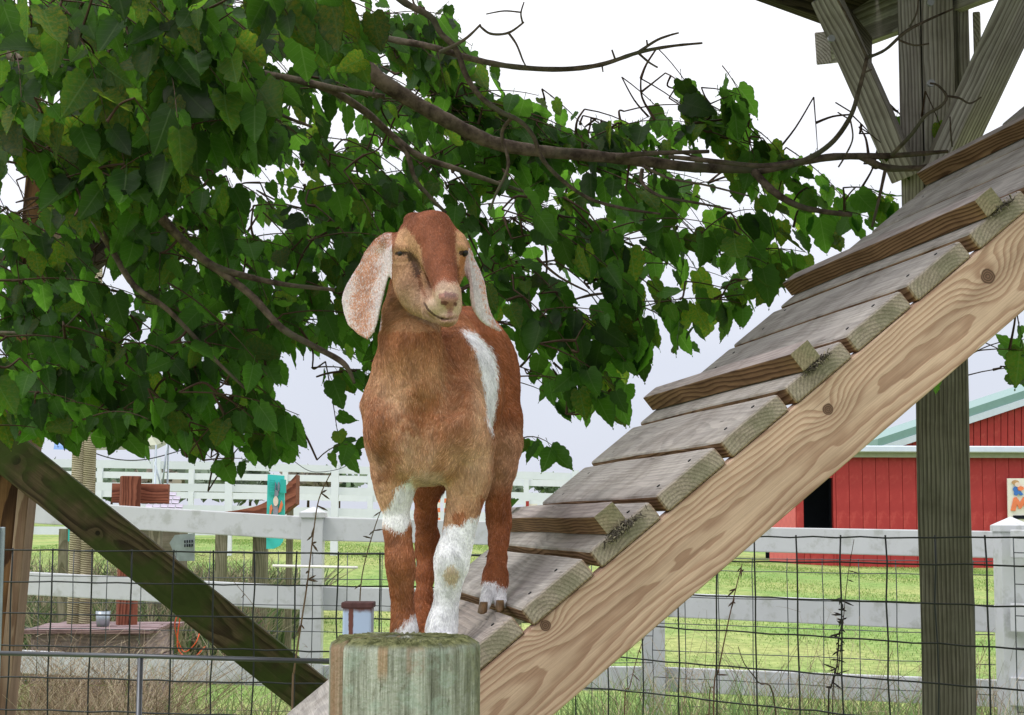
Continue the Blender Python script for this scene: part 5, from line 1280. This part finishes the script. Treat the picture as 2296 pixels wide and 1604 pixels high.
    idx = np.full(act.shape, -1, np.int32); idx[I, J, K] = np.arange(n)
    acc = np.zeros((n, 3)); num = np.zeros(n)
    corners = [(i, j, k_) for i in (0, 1) for j in (0, 1) for k_ in (0, 1)]
    for a in corners:
        for b in corners:
            if sum(abs(a[q]-b[q]) for q in range(3)) == 1 and a < b:
                da = D[I+a[0], J+a[1], K+a[2]]; db = D[I+b[0], J+b[1], K+b[2]]; m = (da < 0) != (db < 0)
                t = np.where(m, da/(da-db+1e-12), 0)
                for q in range(3): acc[:, q] += np.where(m, a[q]+t*(b[q]-a[q]), 0)
                num += m
    P = np.stack([I, J, K], 1)+acc/num[:, None]; P = lo+P*H
    quads = []
    for axis in range(3):
        sl0 = [slice(1, -1)]*3; 
        A = s[:-1] if axis == 0 else (s[:, :-1] if axis == 1 else s[:, :, :-1]); B = s[1:] if axis == 0 else (s[:, 1:] if axis == 1 else s[:, :, 1:])
        df = A != B; o1, o2 = [(1, 2), (2, 0), (0, 1)][axis]
        E = np.argwhere(df); ok = (E[:, o1] > 0) & (E[:, o2] > 0) & (E[:, o1] < D.shape[o1]-1) & (E[:, o2] < D.shape[o2]-1); E = E[ok]
        def g(d1, d2):
            q = E.copy(); q[:, o1] -= d1; q[:, o2] -= d2; return idx[q[:, 0], q[:, 1], q[:, 2]]
        Q = np.stack([g(1, 1), g(0, 1), g(0, 0), g(1, 0)], 1); ins = A[tuple(E.T)]
        Q[~ins] = Q[~ins][:, ::-1]; quads.append(Q)
    Q = np.concatenate(quads); Q = Q[(Q >= 0).all(1)]
    # relax a little
    for it in range(3):
        a2 = np.zeros_like(P); w2 = np.zeros(n)
        for i in range(4):
            for j in (1, 3):
                for q in range(3): a2[:, q] += np.bincount(Q[:, i], P[Q[:, (i+j) % 4], q], n)
                w2 += np.bincount(Q[:, i], minlength=n)
        P = P*.5+.5*a2/np.maximum(w2, 1)[:, None]
    Wd = CAM + P[:, 0:1]*RT + P[:, 1:2]*UP + P[:, 2:3]*FW
    fn = np.cross(Wd[Q[:, 2]]-Wd[Q[:, 0]], Wd[Q[:, 3]]-Wd[Q[:, 1]])
    vn = np.zeros_like(Wd)
    for i in range(4):
        for q in range(3): vn[:, q] += np.bincount(Q[:, i], fn[:, q], n)
    # outward: away from low distance
    vn /= np.linalg.norm(vn, axis=1)[:, None]+1e-12
    c = (np.clip(np.round((P-lo)/H+0*P).astype(int), 1, np.array(dims)-2)); 
    gr = np.stack([D[c[:, 0]+1, c[:, 1], c[:, 2]]-D[c[:, 0]-1, c[:, 1], c[:, 2]], D[c[:, 0], c[:, 1]+1, c[:, 2]]-D[c[:, 0], c[:, 1]-1, c[:, 2]], D[c[:, 0], c[:, 1], c[:, 2]+1]-D[c[:, 0], c[:, 1], c[:, 2]-1]], 1)
    grw = gr[:, 0:1]*RT+gr[:, 1:2]*UP+gr[:, 2:3]*FW
    if (np.sum(grw*vn, 1)).mean() < 0: Q = Q[:, ::-1].copy(); vn = -vn
    # ---- coat colours: patches on the animal, with some shade of folds and hollows painted in
    CH = np.array(srgb(160, 104, 68)); RU_ = np.array(srgb(148, 86, 50)); TN = np.array(srgb(200, 162, 128)); WH = np.array(srgb(232, 232, 236)); DK = np.array(srgb(66, 42, 36)); FH = np.array(srgb(136, 80, 54)); TS = np.array(srgb(190, 148, 112)); PK = np.array(srgb(168, 118, 112)); MZ = np.array(srgb(198, 172, 152))
    def vnoise(x, y, z, f, seed):
        # cheap smooth value noise
        r = np.zeros(len(x)); rs = np.random.default_rng(seed)
        for q in range(7):
            kx, ky, kz = rs.normal(0, f, 3); r += np.sin(x*kx+y*ky+z*kz+rs.uniform(0, 6.28))
        return r/2.6
    def paint(Pw, jit):
        px, py, pz = PJ(Pw); m = len(px)
        x = px+rng.normal(0, jit, m); y = py+rng.normal(0, jit*1.6, m); u = rng.random(m)
        X, Y, Z = Pw.T
        nA = vnoise(X, Y, Z, 30, 1); nB = vnoise(X, Y, Z, 90, 2); nC = vnoise(X, Y, Z, 300, 3)
        col = CH+0*Pw
        def put(mask, c, a=1.0):
            mask = np.asarray(mask, float)*a; nonlocal col; col = col*(1-mask[:, None])+np.asarray(c)*mask[:, None]
        def sm(v, a, b): t = np.clip((v-a)/(b-a), 0, 1); return t*t*(3-2*t)
        body = y > 745
        hind = (pz > 3.02) | ((x > 1066) & (y > 1110))
        # tan frosting on the chest and shoulders
        fr = np.clip(.42+.35*nA+.25*nB+.2*nC, 0, 1)
        put(body & ~hind, TN, fr*.62*sm(y, 740, 880)+.0)
        put(body & ~hind, TN, .6*sm(y, 930, 1050)*np.clip(.7+.4*nB, 0, 1))
        put((~hind) & (np.abs(x-925) < 80) & (y > 720), RU_, .35*np.exp(-((x-935)/30)**2)*sm(y, 820, 900)*(1-sm(y, 930, 980)))
        put(hind | ((x > 1095) & (y < 960)), RU_, .9)
        put((hind & (x > 1095) & (y > 930) & (y < 1120)), TN, .5*sm(y, 930, 990)*(1-sm(y, 1060, 1120)))
        ge = lambda cx, cy, sx, sy: np.exp(-((x-cx)/sx)**2-((y-cy)/sy)**2)
        fb = body & ~hind
        for (cx, cy, sx, sy, a_m) in ((1003, 810, 10, 90, .55), (985, 745, 30, 16, .5), (948, 915, 20, 60, .55), (1035, 965, 38, 50, .6), (835, 950, 26, 60, .6), (872, 1045, 16, 30, .55), (990, 1040, 14, 30, .5), (948, 1076, 16, 8, .8), (1040, 830, 40, 60, .35), (905, 800, 30, 50, .3)):  # chestnut mottles plus crease and leg-fold shade put into the coat colour
            put(fb, RU_*.82, a_m*ge(cx, cy, sx, sy)*np.clip(.8+.4*nB, 0, 1))
        for (cx, cy, sx, sy, a_m) in ((915, 1000, 26, 50, .4), (965, 1000, 16, 50, .4), (1075, 900, 14, 90, .5), (880, 900, 26, 50, .25), (1065, 1050, 26, 40, .5)):
            put(fb, np.array(srgb(214, 184, 158)), a_m*ge(cx, cy, sx, sy)*np.clip(.8+.4*nC, 0, 1))
        # belt
        belt = inpoly(x, y, [(1028, 735), (1062, 745), (1103, 787), (1115, 831), (1115, 885), (1109, 938), (1102, 968), (1091, 945), (1086, 885), (1079, 840), (1065, 786), (1046, 760)])
        put(belt & (pz > 2.8), WH)
        put((~belt) & (x > 1040) & (x < 1100) & (y > 780) & (y < 1060) & ~hind, TN, .55*sm(x, 1040, 1085))
        # front legs
        fl = (y > 1080) & (x < 945) & (pz < 3.0); fr2 = (y > 1080) & (x > 950) & (pz < 2.92) & (px < 1078) & ~((px > 1064) & (y > 1200))
        put(fl, TN, .55*(1-sm(y, 1150, 1180)))
        put(fl & (y > 1180), RU_, .85)
        wl = inpoly(x, y, [(886, 1096), (932, 1066), (932, 1150), (918, 1172), (905, 1196), (884, 1190), (860, 1176), (852, 1150), (866, 1136), (880, 1122)])
        put(wl & (pz < 3.0), WH, .95)
        put(fl & (np.abs(x-885) < 24) & (y > 1190) & (y < 1240), DK, .55*np.exp(-((y-1212)/16)**2)*np.exp(-((x-882)/14)**2))
        put(fl & ((y-1372) > (933-x)*.9), WH, .95)
        put(fr2 & (y < 1180), TN, .45)
        put(fr2 & (y > 1176-(x-1010)*.28), WH)
        put(fr2 & inpoly(x, y, [(1012, 1150), (1040, 1146), (1045, 1165), (1034, 1180), (1016, 1176)]), CH)
        put(fr2 & (((x-1012)/18)**2+((y-1290)/22)**2 < 1), np.array(srgb(196, 166, 122)), .7)
        # feet
        put((x > 1070) & (pz > 2.85) & (y > 1305+.25*(x-1085)*(x > 1115)) , WH, .95)
        put((x > 925) & (x < 965) & (pz > 3.02) & (y > 1440), WH, .7)
        # belly hair between the legs
        put((y > 1055) & (y < 1095) & (x > 925) & (x < 1000) & (pz < 3.0), np.array(srgb(214, 190, 168)), .6)
        # ---- head
        hd = ((y < 745) | ((px < 850) & (y < 775)) | ((px > 1085) & (y < 760) & (pz < 2.86))) & (pz < 2.90)
        earL = hd & inpoly(px, py, [(880, 522), (840, 522), (790, 565), (740, 660), (755, 745), (822, 776), (858, 735), (880, 610), (881, 560)]) & (px < 879) & ~((pz > 2.81) & (px > 858) & (py > 640))
        earR = hd & inpoly(px, py, [(1049, 552), (1075, 580), (1096, 640), (1135, 742), (1105, 742), (1060, 710), (1048, 660), (1046, 625), (1041, 600), (1045, 575)]) & ((pz > 2.755) | (px > 1056))
        neck = hd & (pz > 2.79) & (y > 690)
        facep = inpoly(x, y, [(868, 505), (917, 470), (1000, 480), (1052, 535), (1050, 570), (1036, 600), (1036, 640), (1040, 700), (1030, 728), (1008, 742), (975, 736), (948, 722), (922, 704), (900, 682), (884, 650), (874, 600)])
        put(hd & facep & (pz < 2.84), np.array(srgb(170, 130, 100)), 1.0)
        put(hd & ~facep & (pz > 2.75), TN, fr*.45)
        # lower face greyer tan
        put(hd & facep & (pz < 2.80), np.array(srgb(178, 146, 124)), .8*sm(y, 600, 680))
        put(inpoly(x, y, [(905, 470), (1005, 470), (1030, 512), (1020, 545), (1026, 610), (1030, 636), (1000, 640), (975, 655), (962, 640), (950, 600), (945, 560), (925, 528), (906, 512), (880, 535), (870, 520), (893, 495)]) & (pz < 2.83), FH)
        put(inpoly(x, y, [(868, 515), (905, 505), (895, 520), (884, 548), (880, 600), (876, 640), (868, 620), (878, 560)]) & (pz < 2.86), FH, .9)
        put(inpoly(x, y, [(893, 515), (908, 512), (928, 532), (944, 562), (950, 600), (958, 640), (952, 655), (944, 620), (932, 590), (916, 566), (895, 556), (886, 545)]) & (pz < 2.80), TS)
        put(inpoly(x, y, [(1022, 520), (1040, 528), (1049, 552), (1045, 566), (1032, 560), (1026, 600), (1022, 570)]) & (pz < 2.80), TS)
        put(inpoly(x, y, [(1030, 575), (1045, 572), (1040, 600), (1030, 640), (1026, 610)]) & (pz < 2.80), np.array(srgb(170, 110, 60)), .8)
        # dark tear patch
        put(inpoly(x, y, [(906, 561), (924, 567), (938, 582), (945, 602), (944, 622), (931, 622), (926, 600), (915, 580)]), DK, .85)
        put(inpoly(x, y, [(934, 612), (944, 618), (950, 645), (958, 668), (950, 668), (940, 645)]), np.array(srgb(120, 70, 44)), .7)
        put(inpoly(x, y, [(1023, 600), (1028, 596), (1027, 640), (1022, 630)]), np.array(srgb(110, 62, 40)), .7)
        # muzzle
        put(inpoly(x, y, [(978, 640), (992, 630), (1025, 640), (1034, 665), (1034, 700), (1010, 722), (985, 712), (966, 702), (955, 685), (960, 672), (975, 668)]) & (pz < 2.72), MZ, .8)
        put(inpoly(x, y, [(984, 661), (1000, 656), (1026, 660), (1028, 676), (1018, 687), (1013, 700), (1004, 700), (999, 688), (987, 676)]) & (pz < 2.66), PK, .9)
        put(inpoly(x, y, [(995, 655), (1022, 657), (1024, 667), (996, 666)]) & (pz < 2.66), np.array(srgb(112, 88, 86)), .7)
        put(inpoly(x, y, [(985, 708), (1026, 704), (1024, 716), (1008, 724), (992, 720)]) & (pz < 2.7), np.array(srgb(160, 120, 108)), .6)
        put(inpoly(x, y, [(953, 724), (1022, 722), (1010, 738), (975, 734)]) & (pz < 2.76), np.array(srgb(130, 88, 66)), .5)  # shade below the chin painted into the coat
        # eyes: dark rims
        for (ex, ey, rx, ry) in ((899, 569, 15, 5.5), (1037, 568, 9, 6)):
            put((((px-ex)/rx)**2+((py-ey)/ry)**2 < 1) & (pz < 2.8), np.array(srgb(48, 28, 24)), .92)
        for (ex, ey, rx, ry) in ((996, 680, 8.5, 5.0), (1021, 682, 4.5, 4.5)):
            put((((px-ex)/rx)**2+((py-ey)/ry)**2 < 1) & (pz < 2.66), np.array(srgb(84, 38, 36)), .8)
        md = np.full(m, 1e9); pts = [(952, 682), (960, 695), (974, 707), (994, 716), (1012, 716), (1025, 711)]
        for p, q in zip(pts[:-1], pts[1:]):
            vx, vy = q[0]-p[0], q[1]-p[1]; t = np.clip(((px-p[0])*vx+(py-p[1])*vy)/(vx*vx+vy*vy), 0, 1); md = np.minimum(md, np.hypot(px-p[0]-t*vx, py-p[1]-t*vy))
        put((md < 2.4) & (pz < 2.74), np.array(srgb(72, 44, 38)), .85-.5*sm(px, 985, 1025))
        put((md > 5) & (md < 9) & (px < 985) & (py > 684) & (pz < 2.72) & (py > 690+(px-953)*.7), np.array(srgb(150, 112, 92)), .5)
        put(inpoly(x, y, [(1002, 690), (1014, 690), (1016, 712), (1004, 714)]) & (pz < 2.7), np.array(srgb(150, 104, 98)), .6)
        # ears: white hair ticked with rust
        tick = np.clip(.95+.22*nC+.15*nB-1.0*((px-(832-.15*(py-560)))/36)**2, .06, 1)
        put(earL, np.array(srgb(214, 202, 204)), 1.0); put(earL & (u < tick*.85), np.array(srgb(186, 124, 84)), .85)
        put(earL & (py < 548+12*nB) & (u < .8), CH, .8)
        put(earR, np.array(srgb(212, 202, 208)), 1.0); put(earR & (u < np.clip(.35+.3*nC, 0, 1)*(px > 1050+.28*(py-560))), np.array(srgb(200, 130, 90)), .8)
        put(earR & (px < 1050+.12*(py-560)) , np.array(srgb(200, 160, 158)), .6)
        put(earR & inpoly(x, y, [(1043, 600), (1050, 606), (1053, 632), (1049, 645), (1044, 628)]), np.array(srgb(120, 80, 78)), .7)  # shade of the ear hollow put into the hair colour
        # white rim at the left of the crown
        return np.clip(col, 0, 1), hd, earL | earR
    colV, _, _ = paint(Wd, 1.2)
    n_ = N('goat_skin'); t_ = n_.attr('tint'); p_ = n_.obj()
    pb = n_.bsdf(n_.mul(1.0, t_, n_.mix(n_.mr(n_.noise(p_, 260, 3), .3, .7), (.8, .8, .8), (1.1, 1.1, 1.1))), .7, .25, n_.bump(n_.noise(p_, 500, 2), .3, .001))
    pb.inputs['Subsurface Weight'].default_value = .0
    base = CAM+cf(960, 1475, 2.84)[0]*RT+cf(960, 1475, 2.84)[1]*UP+2.84*FW
    G = empty('goat', (float(base[0]), float(base[1]), float(base[2])), 'young chestnut goat with long speckled ears and white belt standing on the ramp', 'goat')
    me = mesh_from('body', Wd, Q.astype(np.int32), n_.m, True, tint=colV); link('body', me, G)
    # eyes, half shut
    EYE = simple('goat_eye', (.010, .007, .006), .3, .3, bump=0, var=0)
    for (x, y, z) in ((900, 569, 2.7355), (1041, 567, 2.7450)):
        bm = bmesh.new(); bmesh.ops.create_uvsphere(bm, u_segments=16, v_segments=10, radius=.0070); me2 = bpy.data.meshes.new('eye'); bm.to_mesh(me2); bm.free()
        for p in me2.polygons: p.use_smooth = True
        link('eye', me2, G, EYE, Matrix.Translation(Vector(W(x, y, z))))
    # hooves: two claws per foot
    def claw(x, y, z, w, h, fwd=.014):
        c = W(x, y, z); V = []; F = []; m = 10
        for i, (t, sc_) in enumerate(((0, .85), (.35, 1.0), (.8, 1.08), (1, 1.05))):
            for j in range(m):
                a = 2*math.pi*j/m; fr_ = max(0, -math.sin(a)); V.append((c[0]+math.cos(a)*w*sc_*(1-.35*fr_*t)+(.003 if x in (1085,) else 0)*-t, c[1]-.004*t+math.sin(a)*fwd*sc_-fwd*(.4+.5*fr_)*t, c[2]-h*t*(1-.12*(1-fr_))))
            if i:
                for j in range(m): F.append(((i-1)*m+j, i*m+j, i*m+(j+1) % m, (i-1)*m+(j+1) % m))
        F += [tuple(range(m)), tuple(range(4*m-1, 3*m-1, -1))]
        link('hoof', mesh_from('hoof', V, F, M_HOOF, True), G)
    for (x, y, z) in ((1085, 1350, 2.925), (1121, 1346, 2.925)): claw(x, y, z, .0080, .021, .011)
    for (x, y, z) in ((891, 1470, 2.79), (919, 1470, 2.79), (974, 1452, 2.775), (1004, 1452, 2.775), (932, 1434, 3.11), (955, 1434, 3.11)): claw(x, y, z, .0095, .026)
    # ---- coat of short hair
    tri_ = np.concatenate([Q[:, [0, 1, 2]], Q[:, [0, 2, 3]]]); a_, b_, c_ = Wd[tri_[:, 0]], Wd[tri_[:, 1]], Wd[tri_[:, 2]]
    ar = .5*np.linalg.norm(np.cross(b_-a_, c_-a_), axis=1)
    px, py, pz = PJ((a_+b_+c_)/3)
    facing = np.sum(vn[tri_[:, 0]]*(CAM-a_), 1) > -.25*np.linalg.norm(CAM-a_, axis=1)
    wgt = ar*np.where(py < 745, 2.2, 1.0)*np.where(facing, 1, .35)
    NH = 250000
    ti = rng.choice(len(tri_), NH, p=wgt/wgt.sum()); r1 = np.sqrt(rng.random(NH)); r2 = rng.random(NH)
    Pt = a_[ti]*(1-r1)[:, None]+b_[ti]*(r1*(1-r2))[:, None]+c_[ti]*(r1*r2)[:, None]
    nn = vn[tri_[ti, 0]]*(1-r1)[:, None]+vn[tri_[ti, 1]]*(r1*(1-r2))[:, None]+vn[tri_[ti, 2]]*(r1*r2)[:, None]; nn /= np.linalg.norm(nn, axis=1)[:, None]+1e-9
    col, hd, er = paint(Pt, 2.6)
    px, py, pz = PJ(Pt)
    # lie of the coat
    dn = np.tile(np.array([.0, -.12, -1.0]), (NH, 1))
    face = hd & ~er & (pz < 2.76) & (py < 690) & (px > 880)
    dn[face] = np.array([-.12, .25, .75]); cheek = hd & ~er & (px < 945) & (py > 590); dn[cheek] = np.array([-.55, .4, -.8])
    bodyb = (pz > 2.95) & (py > 745) & (py < 1000); dn[bodyb] = np.array([.5, .35, -.8])
    fl = np.stack([vnoise(Pt[:, 0], Pt[:, 1], Pt[:, 2], 26, 11), vnoise(Pt[:, 0], Pt[:, 1], Pt[:, 2], 26, 12), vnoise(Pt[:, 0], Pt[:, 1], Pt[:, 2], 26, 13)], 1)
    dn = dn+fl*.30+rng.normal(0, .15, (NH, 3))
    dn -= nn*np.sum(dn*nn, 1)[:, None]; dn /= np.linalg.norm(dn, axis=1)[:, None]+1e-9
    ln = np.where(er, .0045, np.where(hd, .0055, .0112)); ln = np.where(hd & ~er & (pz > 2.79), .010, ln)
    ln = np.where((py > 1090) & (py < 1300), .0095, ln)
    ln = np.where((py > 1040) & (py < 1100) & (px > 900) & (px < 1110), .018, ln)
    ln = np.where((px > 1070) & (py > 1305), .0095, ln)
    ln = np.where(hd & (pz < 2.665) & (py > 655), .0022, ln)
    nose = hd & (pz < 2.66) & (((px-1006)/21)**2+((py-673)/17)**2 < 1)
    eyez = hd & (((px-899)/14)**2+((py-569)/5)**2 < 1) | (hd & (((px-1039)/8)**2+((py-566)/5)**2 < 1))
    keep = ~(nose | eyez)
    clump = np.clip(.8+.22*vnoise(Pt[:, 0], Pt[:, 1], Pt[:, 2], 140, 21), .5, 1.3)
    ln = ln*rng.uniform(.6, 1.25, NH)*clump; lift = rng.uniform(.06, .22, NH)*np.where(hd, .8, 1)
    Pt, nn, dn, ln, lift, col = Pt[keep], nn[keep], dn[keep], ln[keep], lift[keep], col[keep]; hdk = hd[keep]; NH = len(Pt)
    p0 = Pt-nn*.0006; p1 = Pt+(dn*.45+nn*lift[:, None]*.55)*ln[:, None]; p2 = Pt+(dn*.98+nn*lift[:, None]*.75)*ln[:, None]
    pos = np.stack([p0, p1, p2], 1).reshape(-1, 3).astype(np.float32)
    var = rng.uniform(.72, 1.22, (NH, 1))*(1+.13*np.clip(vnoise(Pt[:, 0]*1.6, Pt[:, 1]*1.6, Pt[:, 2]*.6, 190, 31), -1.4, 1.4))[:, None]*(1+.10*vnoise(Pt[:, 0], Pt[:, 1], Pt[:, 2]*.5, 55, 32))[:, None]; li = (rng.random(NH) < np.where(hdk, .10, .22))[:, None]
    col = col*var; lum = col.mean(1, keepdims=True); col = np.where(li, np.minimum(1, col*1.45+.07), col)
    hc = bpy.data.hair_curves.new('coat_hair'); hc.add_curves([3]*NH)
    hc.attributes['position'].data.foreach_set('vector', pos.ravel())
    ra = hc.attributes.get('radius') or hc.attributes.new('radius', 'FLOAT', 'POINT')
    rr = np.tile(np.array([.00030, .00025, .00006], np.float32), (NH, 1))*np.where(hdk, .8, 1.0)[:, None]; ra.data.foreach_set('value', rr.astype(np.float32).ravel())
    ca_ = hc.attributes.new('tint', 'FLOAT_COLOR', 'CURVE'); c4_ = np.ones((NH, 4), np.float32); c4_[:, :3] = col; ca_.data.foreach_set('color', c4_.ravel())
    n_ = N('goat_hair'); n_.bsdf(n_.attr('tint'), .55, .25); hc.materials.append(n_.m)
    o = bpy.data.objects.new('coat_hair', hc); COL.objects.link(o); o.parent = G; o.matrix_parent_inverse = wm(G).inverted(); o['kind'] = 'stuff'
goat()
